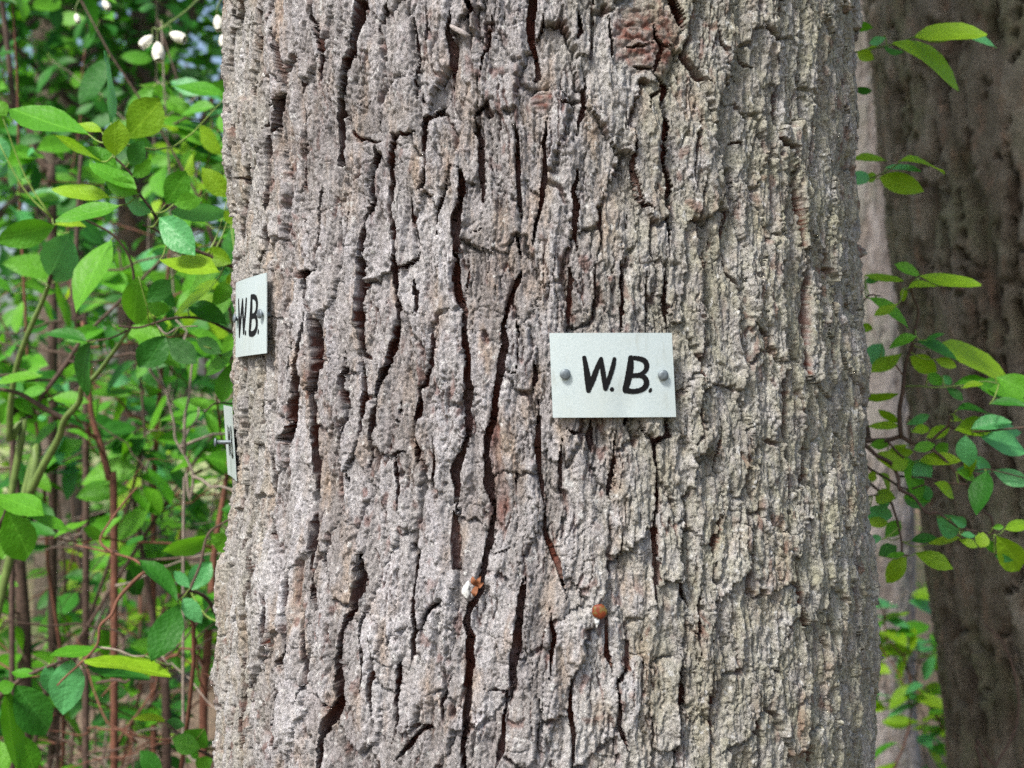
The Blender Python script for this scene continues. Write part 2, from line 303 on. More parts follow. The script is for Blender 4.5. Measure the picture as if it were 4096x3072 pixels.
# ------------------------------------------------------------------ the furrows of the big trunk, traced as (crop, width, [points])
CROPS = {1: (880, 0, .6209), 2: (2000, 0, .678), 3: (880, 1000, .6328), 4: (2000, 1000, .678), 5: (880, 2000, .6462), 6: (2000, 2000, 1.2205),
         'L1': (0, 0, .633), 'L2': (0, 1000, .633), 'L3': (0, 2000, .646), 'R1': (3300, 0, .633), 'R2': (3300, 1000, .633), 'R3': (3300, 2000, .646)}
def crop(k, p):
    x0, y0, s = CROPS[k]; return (x0 + s * p[0], y0 + s * p[1])
FURROWS = """
1 30 110,40 105,120 118,220
1 14 245,0 250,120 245,250 255,360
1 44 305,-60 308,0 312,60 295,150
1 34 335,180 370,300 395,420 400,590
1 46 400,600 365,680 355,800 330,900 320,1000 330,1100 345,1250 335,1400 310,1500 290,1659
1 14 325,520 335,640 290,800 260,940
1 10 165,400 195,500 225,610
1 12 115,1150 185,1150 195,1060
1 12 185,1080 185,1280
1 18 505,350 515,560 530,700 545,850 545,1100 510,1300
1 30 615,-60 610,0 590,100 630,160 660,280 675,400 660,540
1 40 930,-60 920,0 905,130 870,250 840,370 800,470 770,620 760,760 770,900 770,1030 750,1060
1 22 1240,100 1245,250 1275,400 1270,560 1290,640
1 24 1075,0 1060,60 1040,140 1000,210
1 10 1330,40 1340,180 1340,260
1 32 1490,60 1480,200 1500,350 1500,560
1 20 1560,0 1590,20 1620,80 1570,130
1 10 1750,80 1740,250 1690,370 1680,500
1 26 1720,650 1670,720 1640,760
1 38 1655,760 1650,850 1690,900 1680,1120 1690,1320
1 26 1440,680 1390,750 1330,770 1310,860 1320,960 1325,1060 1320,1180 1280,1230
1 20 1320,600 1310,690
1 18 1110,840 1110,1000 1100,1150 1095,1300 1110,1450 1110,1659
1 10 955,780 950,880
1 12 1040,720 1045,850
1 28 985,920 1010,1000 975,1150 985,1240 1000,1310 935,1400 920,1560 900,1659
1 9 820,1150 820,1320 815,1500 790,1659
1 20 655,1200 650,1340 665,1480 655,1560 620,1659
1 20 1230,1250 1230,1400 1260,1500 1265,1620
1 14 1480,1090 1420,1280 1395,1380 1395,1500
1 42 1550,1090 1560,1250 1530,1380 1510,1659
1 20 1895,780 1910,900 1915,1100 1920,1300 1950,1400
1 30 1925,1480 1940,1659
1 12 1480,1070 1550,1080
1 10 1600,1490 1680,1470
1 8 460,1180 440,1350
1 9 880,650 940,680 980,650
1 8 790,760 880,900 980,910 1040,915
1 9 1100,860 1200,870 1260,840
2 46 205,-60 190,30 180,150 200,300 220,430 190,470
2 18 260,60 255,160 215,250
2 22 465,60 470,200 440,250
2 8 550,120 545,280 540,420
2 16 640,100 660,280 650,340
2 36 1000,-30 1020,40 1060,110 1090,180
2 22 900,130 930,220 970,280 940,360 910,430
2 30 910,430 1000,500 960,620 990,720 985,850 970,950 1000,1080 990,1200 1010,1350 1010,1519
2 22 880,640 900,570 1000,500
2 12 750,270 850,270 930,250
2 14 970,280 1060,250
2 10 780,390 860,410 930,390
2 26 1110,220 1100,340 1130,400 1170,440 1240,500
2 26 1660,-60 1660,200 1665,400 1650,560 1640,700 1660,820 1740,880 1750,1000 1740,1100 1760,1250 1780,1400 1790,1519
2 16 1790,-60 1780,200 1770,330 1780,470 1800,570
2 34 1860,-60 1860,200 1865,400 1880,490
2 24 1880,510 1860,620 1850,760 1840,900 1830,1050 1815,1250 1810,1519
2 14 1990,560 1985,800 1980,1000 1975,1300 1985,1519
2 14 2030,-60 2040,100 2050,300 2030,700
2 18 490,470 490,600 475,700 460,800
2 14 330,600 400,605 480,590
2 22 90,740 110,880 100,1000 110,1200 130,1290
2 26 280,700 260,850 265,1000 250,1130 240,1210 215,1300 190,1440
2 14 215,1215 310,1215
2 26 450,980 450,1060 435,1130 450,1210 440,1300 470,1519
2 12 610,1140 600,1300 590,1450
2 12 735,640 735,770
2 12 790,720 800,850 790,980 830,1100 850,1200 900,1240
2 20 1190,690 1165,850 1145,1000 1140,1070
2 8 1330,440 1310,560 1300,680
2 16 1210,1000 1200,1150 1180,1250 1180,1519
2 22 1330,850 1320,1000 1330,1100 1370,1180 1360,1270 1330,1350 1340,1519
2 12 1370,830 1440,840 1430,880
2 10 1620,880 1610,1000
2 14 1550,130 1640,220
2 10 1290,120 1310,250 1350,380 1430,470
2 10 1430,300 1450,370 1510,390
2 14 750,1270 740,1350
2 12 560,-40 540,90
3 16 285,0 265,80 262,140
3 34 265,600 265,660 275,780 280,900 265,1000 270,1080 265,1200
3 16 235,1230 225,1400 210,1659
3 36 325,1230 335,1400 325,1659
3 32 460,90 500,150 550,150 550,220 555,310 600,390 610,480 615,620 620,780 585,900 590,1080 585,1300 590,1450 575,1659
3 40 570,400 540,560 520,680 490,760 470,850 455,1000 455,1120 400,1190 370,1215
3 12 465,480 460,640 430,750 420,850
3 20 620,0 620,130 560,150
3 32 885,0 900,100 890,250 890,400 895,550 900,660 960,690
3 22 790,650 775,800 775,880 795,960 790,1080 750,1200 740,1400
3 10 900,700 915,800 905,950 870,1180 800,1380
3 30 790,1395 820,1460
3 36 1090,0 1090,120 1100,230 1105,400 1100,560 1080,640 1060,740 1020,830 990,930 965,1050 945,1170 960,1300 920,1400
3 14 1240,0 1220,60 1180,90 1110,110
3 26 1215,180 1215,270 1240,280 1240,370 1225,390
3 12 1330,450 1340,600 1330,750 1290,850 1220,890
3 34 1245,910 1260,1000 1230,1100 1235,1220 1255,1370
3 24 1130,1280 1110,1330 1115,1420 1140,1490 1150,1659
3 40 1490,30 1480,170 1500,280 1540,400 1530,500 1550,620 1560,720 1570,850 1555,1000 1570,1150 1530,1280 1480,1400 1490,1659
3 14 1540,50 1560,150 1540,250
3 40 1900,130 1860,220 1810,380 1790,480 1800,600 1770,750 1750,900 1740,1050 1700,1150 1680,1300 1700,1500 1720,1659
3 16 1890,420 1900,560
3 12 1880,650 1870,750
3 10 1800,760 1870,780
3 14 1340,1180 1345,1400 1350,1550
3 14 1870,1350 1870,1550
3 10 1130,960 1130,1080
3 14 1070,1300 1130,1280 1200,1275
4 20 30,540 20,640 10,760
4 30 410,50 405,200 405,350 410,480
4 10 570,80 570,260 550,400 555,480
4 24 720,60 730,200 725,350 720,480
4 10 870,130 870,330 860,450
4 30 990,60 985,200 985,350 985,490
4 18 1190,40 1200,120 1220,240 1220,350 1220,500 1200,640 1190,800 1180,950 1185,1090 1145,1150
4 16 1330,20 1340,130 1400,200 1430,300 1420,420 1440,480 1430,590
4 12 1500,100 1500,280
4 16 1500,430 1560,500 1590,520
4 42 1665,60 1665,250 1670,400 1690,520 1700,650 1680,780 1690,900 1690,1100 1700,1250 1715,1548
4 38 1810,0 1820,150 1820,350 1820,550 1820,750 1810,900 1820,1100 1810,1300 1830,1548
4 22 1975,30 1975,250 1975,400 1970,600 1975,870
4 16 2060,120 2060,300 2080,420 2100,560
4 22 200,650 205,750 200,820
4 26 225,880 235,1000 225,1150 235,1300 255,1450 260,1548
4 38 540,1000 525,1100 530,1200
4 26 690,1080 670,1180 680,1250 650,1400 640,1480
4 28 990,1000 985,1080 920,1130 925,1280 930,1450 935,1548
4 16 1320,1000 1310,1100 1290,1230 1280,1320
4 14 1480,1030 1470,1150 1480,1300
4 10 400,1060 440,1080 540,1070
4 12 820,1000 850,1080 900,1100
4 12 370,1100 350,1300 360,1450
4 26 750,990 735,1050
5 18 205,0 205,200 200,350 205,550 215,750
5 36 330,0 335,150 345,250
5 40 565,0 555,200 550,400 565,600 580,700
5 20 400,450 400,650 410,750 400,950 370,1000 320,1020
5 24 265,550 290,650 285,800 285,1000
5 34 120,700 120,900 130,1050 125,1300 135,1500 130,1720
5 20 185,980 190,1150 175,1350
5 24 310,1040 335,1180 340,1320 340,1500
5 24 400,1350 430,1400
5 14 500,700 500,800 510,1000 510,1150 470,1260
5 22 530,800 570,770
5 46 880,320 860,450 840,600 830,680 770,740 740,850 720,1000 730,1100 740,1250 690,1330 640,1450 590,1600 580,1720
5 16 880,700 860,800 880,950 860,1200
5 12 670,440 675,520
5 28 1180,280 1230,320 1220,430 1190,550 1190,700 1220,800 1200,900 1195,1020
5 24 1350,640 1290,700 1240,800
5 18 1440,0 1450,200 1450,420 1480,460
5 40 1690,0 1680,150 1670,300 1620,430 1600,560 1550,640 1520,760 1560,850 1555,1000 1530,1150 1530,1350 1520,1500 1510,1720
5 28 1870,480 1860,650 1840,830 1810,960 1810,1250
5 22 1040,780 1045,940
5 30 1110,1000 1100,1150 1090,1350 1060,1500
5 14 930,850 950,1000 930,1200 940,1380
5 22 1640,1180 1780,1190 1760,1350 1740,1550 1700,1700
5 20 1440,1080 1380,1250 1370,1400
5 24 1150,1400 1280,1410 1180,1500 1080,1620
5 10 1700,350 1790,310
5 10 600,200 640,350 660,450
5 10 560,1190 640,1270 700,1300
6 14 145,0 150,100 190,200 215,330
6 16 80,240 70,400 45,530 40,670
6 14 160,350 180,450 155,590
6 18 235,600 235,720 240,900
6 8 400,90 395,220
6 12 510,0 510,120 520,250 515,390
6 16 610,30 600,180 600,310 630,360
6 7 730,30 710,150 710,220
6 8 800,30 825,150 825,260
6 10 660,280 660,400 655,540
6 12 470,440 470,560
6 10 425,430 420,560 385,600 400,750 425,830
6 18 600,510 595,650 580,900
6 14 700,530 690,700 685,900
6 14 500,700 495,900
6 10 850,630 840,750 850,900
6 24 950,0 965,200 980,340 1000,400 1015,550 1010,700 1015,920
6 10 1015,0 1020,150
6 14 1110,30 1105,230
6 10 1180,200 1170,330
6 10 1105,450 1100,600
6 12 1205,400 1200,700
6 14 910,540 930,650
6 9 360,380 350,500 370,570
"""
# ------------------------------------------------------------------ the big oak
EDGE_Y = np.array([0, 300, 500, 870, 1050, 1200, 1400, 1659]) * 1.8517
EDGE_L = np.array([494, 492, 514, 512, 511, 494, 484, 474]) * 1.8517
EDGE_R = np.array([1842, 1842, 1843, 1862, 1868, 1880, 1886, 1878]) * 1.8517
tl, tr_ = np.arctan((EDGE_L - CX) / FPX), np.arctan((EDGE_R - CX) / FPX)
AX_D = 1.205
mid_a = float(np.mean((tl + tr_) / 2)); TX, TY = AX_D * math.sin(mid_a), AX_D * math.cos(mid_a)
R_tab = AX_D * np.sin((tr_ - tl) / 2); Z_tab = CAMZ - (EDGE_Y - CY) / FPX * 1.16
off_tab = AX_D * np.sin((tl + tr_) / 2) - TX
_o = np.argsort(Z_tab); Z_tab, R_tab, off_tab = Z_tab[_o], R_tab[_o], off_tab[_o]
R0 = float(np.mean(R_tab))
def trunk_R(z):
    r = np.interp(z, Z_tab, R_tab)
    r = np.where(z > Z_tab[-1], R_tab[-1] - (z - Z_tab[-1]) * 0.012, r)
    return np.where(z < Z_tab[0], R_tab[0] + 0.02 * (Z_tab[0] - z) + 0.16 * np.clip((0.55 - z) / 0.55, 0, 1) ** 2, r)
def trunk_off(z): return np.interp(z, Z_tab, off_tab)
def trunk_pt(th, z, h=0.0):
    r = trunk_R(z) + h
    return np.stack([TX + trunk_off(z) + r * np.sin(th), TY - r * np.cos(th), z + 0 * th], -1)
def pix_to_surf(x, y, h=0.0):
    """picture point -> (theta, z) on the trunk surface"""
    dx, dz = (x - CX) / FPX, -(y - CY) / FPX
    z = CAMZ
    for _ in range(6):
        R = float(trunk_R(np.array(z))) + h; ox = TX + float(trunk_off(np.array(z)))
        a = dx * dx + 1; b = -2 * (dx * ox + TY); c = ox * ox + TY * TY - R * R
        D = b * b - 4 * a * c
        t = (-b - math.sqrt(D)) / (2 * a) if D > 0 else -b / (2 * a)
        z = CAMZ + dz * t
    return math.atan2(dx * t - ox, TY - t), z

TREE = empty('oak_tree', (TX, TY, 0))
tag(TREE, 'thick oak with rugged grey plated bark and painted-letter tin tags nailed to it', 'tree')
def build_oak():
    ths = np.concatenate([np.linspace(-180, -85, 46)[:-1], np.linspace(-84, 84, 1020), np.linspace(85, 180, 46)[1:]]) * math.pi / 180
    zs = np.concatenate([np.linspace(-0.12, 1.01, 44)[:-1], np.linspace(1.02, 1.78, 800), np.linspace(1.79, 9.0, 70)[1:]])
    nth, nz = len(ths), len(zs)
    c0, c1 = 45, 45 + 1020; r0, r1 = 43, 43 + 800
    TH, ZZ = np.meshgrid(ths, zs)
    S = TH * R0 * 1000.0; Z = ZZ * 1000.0                          # millimetres on the surface
    # ragged warp
    Sw = S + 2.2 * pn(S / 16, Z / 30, 1) + 1.3 * pn(S / 5, Z / 8, 2) + 0.7 * pn(S / 2.3, Z / 3.0, 3)
    Zw = Z + 3.0 * pn(S / 18, Z / 26, 4) + 1.6 * pn(S / 6, Z / 7, 5) + 0.8 * pn(S / 2.6, Z / 2.6, 6)
    Sf = S + 1.8 * pn(S / 16, Z / 34, 1) + 1.1 * pn(S / 7, Z / 15, 2)
    Zf = Z + 2.0 * pn(S / 18, Z / 26, 4) + 0.8 * pn(S / 6, Z / 7, 5)
    F = np.zeros_like(S); DEP = np.zeros_like(S); UX = np.zeros_like(S); UZ = np.zeros_like(S)
    g = 2.5
    cs = np.arange(S[0, c0], S[0, c1 - 1], g); cz = np.arange(1020, 1780, g)
    CSg, CZg = np.meshgrid(cs, cz); Fc = np.zeros_like(CSg)
    wmod = 0.95 + 0.7 * pn(S / 14, Z / 36, 8)
    for line in FURROWS.strip().split('\n'):
        t = line.split(); k = int(t[0]); w = float(t[1]); pts = [tuple(map(float, q.split(','))) for q in t[2:]]
        P = []
        for p in pts:
            th, z = pix_to_surf(*crop(k, p)); P.append((th * R0 * 1000, z * 1000))
        cosv = math.cos(min(1.2, abs(P[len(P) // 2][0]) / 1000 / R0 * 1.3))
        wmm = w * CROPS[k][2] / FPX * 920 / 2 * 0.64 / max(0.62 if P[len(P) // 2][0] < 0 else 0.72, cosv) + 0.36   # half width, mm
        dep = 5.0 + min(17.0, 5.5 * wmm)
        n = len(P)
        for i in range(n - 1):
            a, b = np.array(P[i]), np.array(P[i + 1])
            ta, tb = 1.0, 1.0
            if i == 0: ta = 0.15
            if i == n - 2: tb = 0.1
            m = wmm * 2.2 + 7
            x0, x1 = min(a[0], b[0]) - m, max(a[0], b[0]) + m; z0, z1 = min(a[1], b[1]) - m, max(a[1], b[1]) + m
            i0, i1 = np.searchsorted(S[0], [x0, x1]); j0, j1 = np.searchsorted(Z[:, 0], [z0, z1])
            if i1 <= i0 or j1 <= j0: continue
            for (sx, sz, ff, dd, wm) in ((Sf[j0:j1, i0:i1], Zf[j0:j1, i0:i1], F, DEP, wmod[j0:j1, i0:i1]),):
                ab = b - a; L2 = ab @ ab + 1e-9
                tt = np.clip(((sx - a[0]) * ab[0] + (sz - a[1]) * ab[1]) / L2, 0, 1)
                vx, vz = sx - a[0] - tt * ab[0], sz - a[1] - tt * ab[1]; d = np.hypot(vx, vz)
                ww = wmm * wm * (ta + (1 - ta) * np.minimum(tt * 1.2, 1)) * (tb + (1 - tb) * np.minimum((1 - tt) * 1.2, 1))
                f = 1 - sstep(0.72, 1.22, d / np.maximum(ww, 0.25))
                sl = (slice(j0, j1), slice(i0, i1))
                und = np.minimum(d / np.maximum(0.72 * ww, 0.2), 1) * np.sqrt(f) * (min(5.5, 0.34 * dep) if P[n // 2][0] < 110 else 1.2) / np.maximum(d, 0.05)
                nw = f > ff[sl]                                    # the plates overhang the furrow
                UX[sl] = np.where(nw, vx * und, UX[sl]); UZ[sl] = np.where(nw, vz * und, UZ[sl])
                dd[sl] = np.maximum(dd[sl], f * dep); ff[sl] = np.maximum(ff[sl], f)
            i0, i1 = np.searchsorted(cs, [x0, x1]); j0, j1 = np.searchsorted(cz, [z0, z1])
            if i1 > i0 and j1 > j0:
                sx, sz = CSg[j0:j1, i0:i1], CZg[j0:j1, i0:i1]
                tt = np.clip(((sx - a[0]) * ab[0] + (sz - a[1]) * ab[1]) / L2, 0, 1)
                d = np.hypot(sx - a[0] - tt * ab[0], sz - a[1] - tt * ab[1])
                Fc[j0:j1, i0:i1] = np.maximum(Fc[j0:j1, i0:i1], (d < max(2.0, wmm)).astype(float))
    # outside the traced window: procedural furrows so that the rest of the trunk is bark too
    out = np.maximum(sstep(1755, 1775, Z), 1 - sstep(1025, 1042, Z)); out = np.maximum(out, sstep(415, 435, np.abs(S)))
    d1, d2, vid = voro(Sw / 30, Zw / 115, 21)
    fo = (1 - sstep(0.03, 0.16, d2 - d1)) * out
    DEP = np.maximum(DEP, fo * 11); F = np.maximum(F, fo)
    # plates: growth fronts from scattered seeds that stop at the furrows
    sd = []
    srng = np.random.default_rng(11)
    for zi, zc in enumerate(np.arange(1025, 1790, 66)):
        for xi, xc in enumerate(np.arange(cs[0], cs[-1], 29)):
            sd.append((xc + srng.uniform(-11, 11), zc + (33 if xi % 2 else 0) + srng.uniform(-22, 22)))
    nzc, nsc = CSg.shape
    cost = 1.0 + 0.9 * np.abs(pn(CSg / 10, CZg / 20, 31)) + 26.0 * Fc
    cost_l = cost.tolist(); lab = [[0] * nsc for _ in range(nzc)]; heap = []
    for k, (x, z) in enumerate(sd):
        i = int((x - cs[0]) / g); j = int((z - cz[0]) / g)
        if 0 <= i < nsc and 0 <= j < nzc and Fc[j, i] < 0.5: heap.append((0.0, j, i, k + 1))
    heapq.heapify(heap)
    NB = [(0, 1, 1.0), (0, -1, 1.0), (1, 0, 0.42), (-1, 0, 0.42), (1, 1, 1.1), (1, -1, 1.1), (-1, 1, 1.1), (-1, -1, 1.1)]
    while heap:
        d, j, i, k = heapq.heappop(heap)
        if lab[j][i]: continue
        lab[j][i] = k
        for dj, di, w in NB:
            a, b = j + dj, i + di
            if 0 <= a < nzc and 0 <= b < nsc and not lab[a][b]:
                heapq.heappush(heap, (d + w * cost_l[a][b], a, b, k))
    lab = np.array(lab)
    W = (slice(r0, r1), slice(c0, c1))
    li = np.clip(((Sw[W] - cs[0]) / g + 0.5).astype(int), 0, nsc - 1); lj = np.clip(((Zw[W] - cz[0]) / g + 0.5).astype(int), 0, nzc - 1)
    LAB = lab[lj, li]
    # distance to the nearest plate edge (jump flooding, short range)
    Sx, Zx = S[W], Z[W]
    e = np.zeros(LAB.shape, bool)
    e[:, :-1] |= LAB[:, :-1] != LAB[:, 1:]; e[:-1] |= LAB[:-1] != LAB[1:]
    px_, pz_ = np.where(e, Sx, 1e6), np.where(e, Zx, 1e6)
    for st in (16, 8, 4, 2, 1, 1):
        for dj in (-st, 0, st):
            for di in (-st, 0, st):
                if dj == 0 and di == 0: continue
                A = slice(max(dj, 0), LAB.shape[0] + min(dj, 0)); B = slice(max(-dj, 0), LAB.shape[0] + min(-dj, 0))
                C = slice(max(di, 0), LAB.shape[1] + min(di, 0)); D = slice(max(-di, 0), LAB.shape[1] + min(-di, 0))
                qx, qz = px_[A, C], pz_[A, C]
                bet = (qx - Sx[B, D]) ** 2 + (qz - Zx[B, D]) ** 2 < (px_[B, D] - Sx[B, D]) ** 2 + (pz_[B, D] - Zx[B, D]) ** 2
                px_[B, D] = np.where(bet, qx, px_[B, D]); pz_[B, D] = np.where(bet, qz, pz_[B, D])
    de = np.minimum(np.hypot(px_ - Sx, pz_ - Zx), 30)
    # heights in mm
    nl = len(sd) + 1; prng = np.random.default_rng(5)
    ph = prng.uniform(-3.2, 3.2, nl); tx = prng.uniform(-0.03, 0.17, nl); tz = prng.uniform(-0.05, 0.01, nl)
    sdx = np.array([0] + [s[0] for s in sd]); sdz = np.array([0] + [s[1] for s in sd])
    hp = ph[LAB] + np.clip(tx[LAB] * (Sx - sdx[LAB]), -2.4, 2.6) + np.clip(tz[LAB] * (Zx - sdz[LAB]), -2, 2.4)
    cr = sstep(-0.25, 0.35, pn(Sx / 12, Zx / 35, 41))
    cw = 0.5 + 1.5 * cr
    crk = (1 - sstep(0.35, 1.0, de / cw)) * (0.25 + 0.75 * cr)
    hp -= 1.3 * (1 - sstep(0, 3.5, de)) * cr
    hp -= 5.0 * crk
    Hh = np.zeros_like(S); Hh[W] = hp
    Hh = np.where(out > 0, Hh * (1 - out) + out * (vid * 5 - 2), Hh)
    # layered flakes
    def terrace(v, k, sharp):
        q = v * k; fl = np.floor(q); return (fl + sstep(0.5 - sharp, 0.5 + sharp, q - fl)) / k
    n1 = fbm(Sw / 17, Zw / 85, 51, 3)
    n2 = fbm(Sw / 8.5, Zw / 34, 55, 3)
    Hh += 8.5 * terrace(n1, 4.5, 0.03) + 3.6 * terrace(n2, 4.0, 0.04)
    rough_r = sstep(-60, 80, S)                                    # the bark grows scalier towards this flank
    n3 = fbm(Sw / 5.0, Zw / 17, 57, 3)
    Hh += (1.3 + 1.5 * rough_r) * terrace(n3, 3.5, 0.06)
    # fibres and fine cracks
    fib = pn(Sf / 2.4, Z / 34, 61); Hh += 0.42 * fib + 0.55 * np.abs(pn(Sf / 5.0, Z / 60, 62))
    fc = 1 - np.abs(pn(Sw / 6.5, Zw / 48, 63)); Hh -= 3.2 * sstep(0.90, 0.975, fc) * sstep(-0.25, 0.25, pn(S / 30, Z / 60, 64)); fine_crack = sstep(0.90, 0.975, fc) * sstep(-0.25, 0.25, pn(S / 30, Z / 60, 64))
    hc = 1 - np.abs(pn(Sw / 30, Zw / 14, 67)); Hh -= 2.0 * sstep(0.94, 0.99, hc) * sstep(0.05, 0.45, pn(S / 28, Z / 30, 68))
    Hh += 0.30 * pn(S / 2.1, Z / 2.6, 69) + 0.3 * pn(S / 4.2, Z / 7.0, 70)
    # furrows
    floor_n = 1.5 * pn(S / 4, Z / 22, 71) + 0.8 * pn(S / 1.8, Z / 8, 72)
    Hh = Hh * (1 - 0.75 * F) - DEP + F * floor_n
    INN_SHADE = np.zeros_like(S)
    # branch scar with its callus rolls, and the small one beside it
    for (kx, ky, rx, rz, seed) in ((860, 230, 30.0, 34.0, 1), (245, 590, 9.0, 11.0, 2)):
        th, z = pix_to_surf(*crop(2, (kx, ky))); s0, z0 = th * R0 * 1000, z * 1000
        u = (Sw - s0) / rx; v = (Zw - z0) / rz; rr = np.hypot(u, v)
        m = 1 - sstep(0.72, 1.05, rr)
        ang = v + 0.35 * u * u
        rolls = np.abs(np.sin((ang * (3.0 if seed == 1 else 2.0) + 0.35 * pn(u * 2, v * 2, 81)) * math.pi)) ** 0.6
        hk = (1.5 * (1 - rr ** 2) + 2.4 * rolls - 4.0 + 1.1 * pn(S / 3, Z / 4, 83) + 0.8 * pn(S / 9, Z / 1.8, 84)) * (1.0 if seed == 1 else 0.6)
        Hh = Hh * (1 - m) + m * (hk - DEP * 0.75)
        Hh -= 3.5 * np.exp(-((rr - 1.03) / 0.09) ** 2) * (0.4 + 0.6 * sstep(-0.2, 0.4, pn(u * 1.7, v * 1.7, 85)))
        INN_SHADE = np.maximum(INN_SHADE, m * (0.35 + 0.5 * sstep(-0.2, 0.5, pn(S / 8, Z / 5, 86))) * sstep(-0.1, 0.6, -np.abs(v) + 0.9))
    # dark shaggy knob on the flank
    for (yy, ww, amp, t0) in ((1020, 13, 9, 82), (1180, 25, 8, 80)):
        z0 = (CAMZ - (yy - CY) / FPX * 1.16) * 1000; s0 = math.radians(t0) * R0 * 1000
        Hh += amp * np.exp(-((Zw - z0) / ww) ** 4) * np.exp(-((Sw - s0) / 13) ** 4) * (1 + 0.5 * pn(S / 4, Z / 9, 99))
    for (yy, ww, amp) in ((2290, 30, 6), (2560, 40, 5), (2900, 60, 4)):
        z0 = (CAMZ - (yy - CY) / FPX * 1.16) * 1000; s0 = math.radians(-75) * R0 * 1000
        Hh += amp * np.exp(-((Zw - z0) / ww) ** 4) * np.exp(-((Sw - s0) / 18) ** 4)
    # bared bark in splits and the torn strip; furrow shade painted in too
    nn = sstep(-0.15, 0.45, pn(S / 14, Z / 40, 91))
    INN_SHADE = np.maximum(INN_SHADE, 0.95 * sstep(0.02, 0.18, F) * (0.7 + 0.3 * nn))  # every furrow coloured dark red-brown, part bark, part painted shade
    tear = [crop(3, p) for p in ((1740, 1050), (1730, 1250), (1750, 1450), (1760, 1659))] + [crop(5, p) for p in ((1710, 80), (1690, 220))]
    tp = np.array([(lambda q: (q[0] * R0 * 1000, q[1] * 1000))(pix_to_surf(*p)) for p in tear])
    cen = np.interp(Zw, tp[::-1, 1], tp[::-1, 0]); wid = np.interp(Zw, [tp[-1, 1], tp[3, 1], tp[1, 1], tp[0, 1]], [3, 9, 8, 3])
    tm = (1 - sstep(0.6, 1.1, np.abs(Sw - cen) / wid)) * sstep(tp[-1, 1] - 5, tp[-1, 1] + 8, Zw) * (1 - sstep(tp[0, 1] - 8, tp[0, 1] + 5, Zw))
    Hh -= 3.0 * tm; INN_SHADE = np.maximum(INN_SHADE, 0.7 * tm * (0.45 + 0.55 * nn))
    red = sstep(0.30, 0.55, pn(Sw / 7, Zw / 14, 95)) * sstep(0.0, 0.5, pn(S / 70, Z / 90, 96))
    INN_SHADE = np.maximum(INN_SHADE, 0.5 * red); INN_SHADE = np.maximum(INN_SHADE, 0.6 * fine_crack * nn)
    edge = np.zeros_like(S); edge[W] = (1 - sstep(0.5, 3.0, de)) * cr
    INN_SHADE = np.maximum(INN_SHADE, 0.55 * edge * sstep(0.0, 0.4, pn(S / 10, Z / 22, 98)))
    TON = np.full(S.shape, 0.5); TON[W] = prng.random(nl)[LAB]; TON = np.clip(0.55 * TON + 0.45 * (0.5 + 0.9 * n1), 0, 1)
    ALG = np.clip(0.16 + 0.62 * sstep(-30, 120, S + 25 * pn(S / 60, Z / 90, 97)) + 0.2 * sstep(150, 260, S), 0, 0.95)
    ALG = np.maximum(ALG, 0.5 * sstep(220, 300, -S))
    Hh = np.maximum(Hh, -27)
    for (x0, y0, w2, h2, cap) in ((2455, 1500, 54, 38, 5.0), (1010, 1265, 66, 40, 3.5)):   # bark pressed flat under the tags
        th, z = pix_to_surf(x0, y0)
        m = (1 - sstep(.9, 1.05, np.abs(S - th * R0 * 1000) / w2)) * (1 - sstep(.9, 1.05, np.abs(Z - z * 1000) / h2))
        Hh = np.where(m > 0, np.minimum(Hh, cap + (1 - m) * 8), Hh)
    Hm = Hh / 1000.0
    P3 = trunk_pt(TH + UX / (R0 * 1000), ZZ + UZ / 1000, Hm) - np.array([TX, TY, 0.0])
    co = P3.reshape(-1, 3); inn = INN_SHADE.ravel(); alg = ALG.ravel(); ton = TON.ravel()
    idx = np.arange(nth * nz).reshape(nz, nth)
    # face labels: a face belongs to a plate where it stands clear of the furrows
    FL = np.zeros((nz - 1, nth - 1), int)
    Fw = F[W]; lw = LAB.copy(); lw[(Fw > 0.5) | (crk > 0.6)] = 0
    FL[r0:r1 - 1, c0:c1 - 1] = lw[:-1, :-1]
    vis = np.abs(ths[:-1])[None, :] < math.radians(78)
    cnt = np.bincount((FL * vis).ravel(), minlength=nl); cnt[0] = 0
    keep = [k for k in np.argsort(-cnt)[:290] if cnt[k] > 130]
    isk = np.zeros(nl, bool); isk[keep] = True
    FL[~isk[FL]] = 0
    quads = np.stack([idx[:-1, :-1], idx[:-1, 1:], idx[1:, 1:], idx[1:, :-1]], -1)
    def sub(name, Q, parent, skirt=None):
        used, inv = np.unique(Q, return_inverse=True)
        c = co[used]; q = inv.reshape(-1, 4); ii, aa, oo = inn[used], alg[used], ton[used]
        if skirt is not None and len(skirt):
            su, sinv = np.unique(skirt, return_inverse=True); sinv = sinv.reshape(-1, 2)
            cc = co[su].copy(); rad = cc[:, :2]; rad *= (1 - 0.004 / np.linalg.norm(rad, axis=1))[:, None]
            top = np.searchsorted(used, su); nb = len(c)
            q = np.vstack([q, np.stack([top[sinv[:, 0]], nb + sinv[:, 0], nb + sinv[:, 1], top[sinv[:, 1]]], -1)])
            c = np.vstack([c, cc]); ii = np.concatenate([ii, inn[su]]); aa = np.concatenate([aa, alg[su]]); oo = np.concatenate([oo, ton[su]])
        return new_obj(name, mesh_np(name, c, q, M_BARK, attrs={'inner_shade': ii, 'algae': aa, 'tone': oo}), parent)
    # close the seam at the back
    seam = np.stack([idx[:-1, -1], idx[:-1, 0], idx[1:, 0], idx[1:, -1]], -1)
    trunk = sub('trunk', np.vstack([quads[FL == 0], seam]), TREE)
    order = np.argsort(FL.ravel(), kind='stable'); fl_sorted = FL.ravel()[order]; qf = quads.reshape(-1, 4)
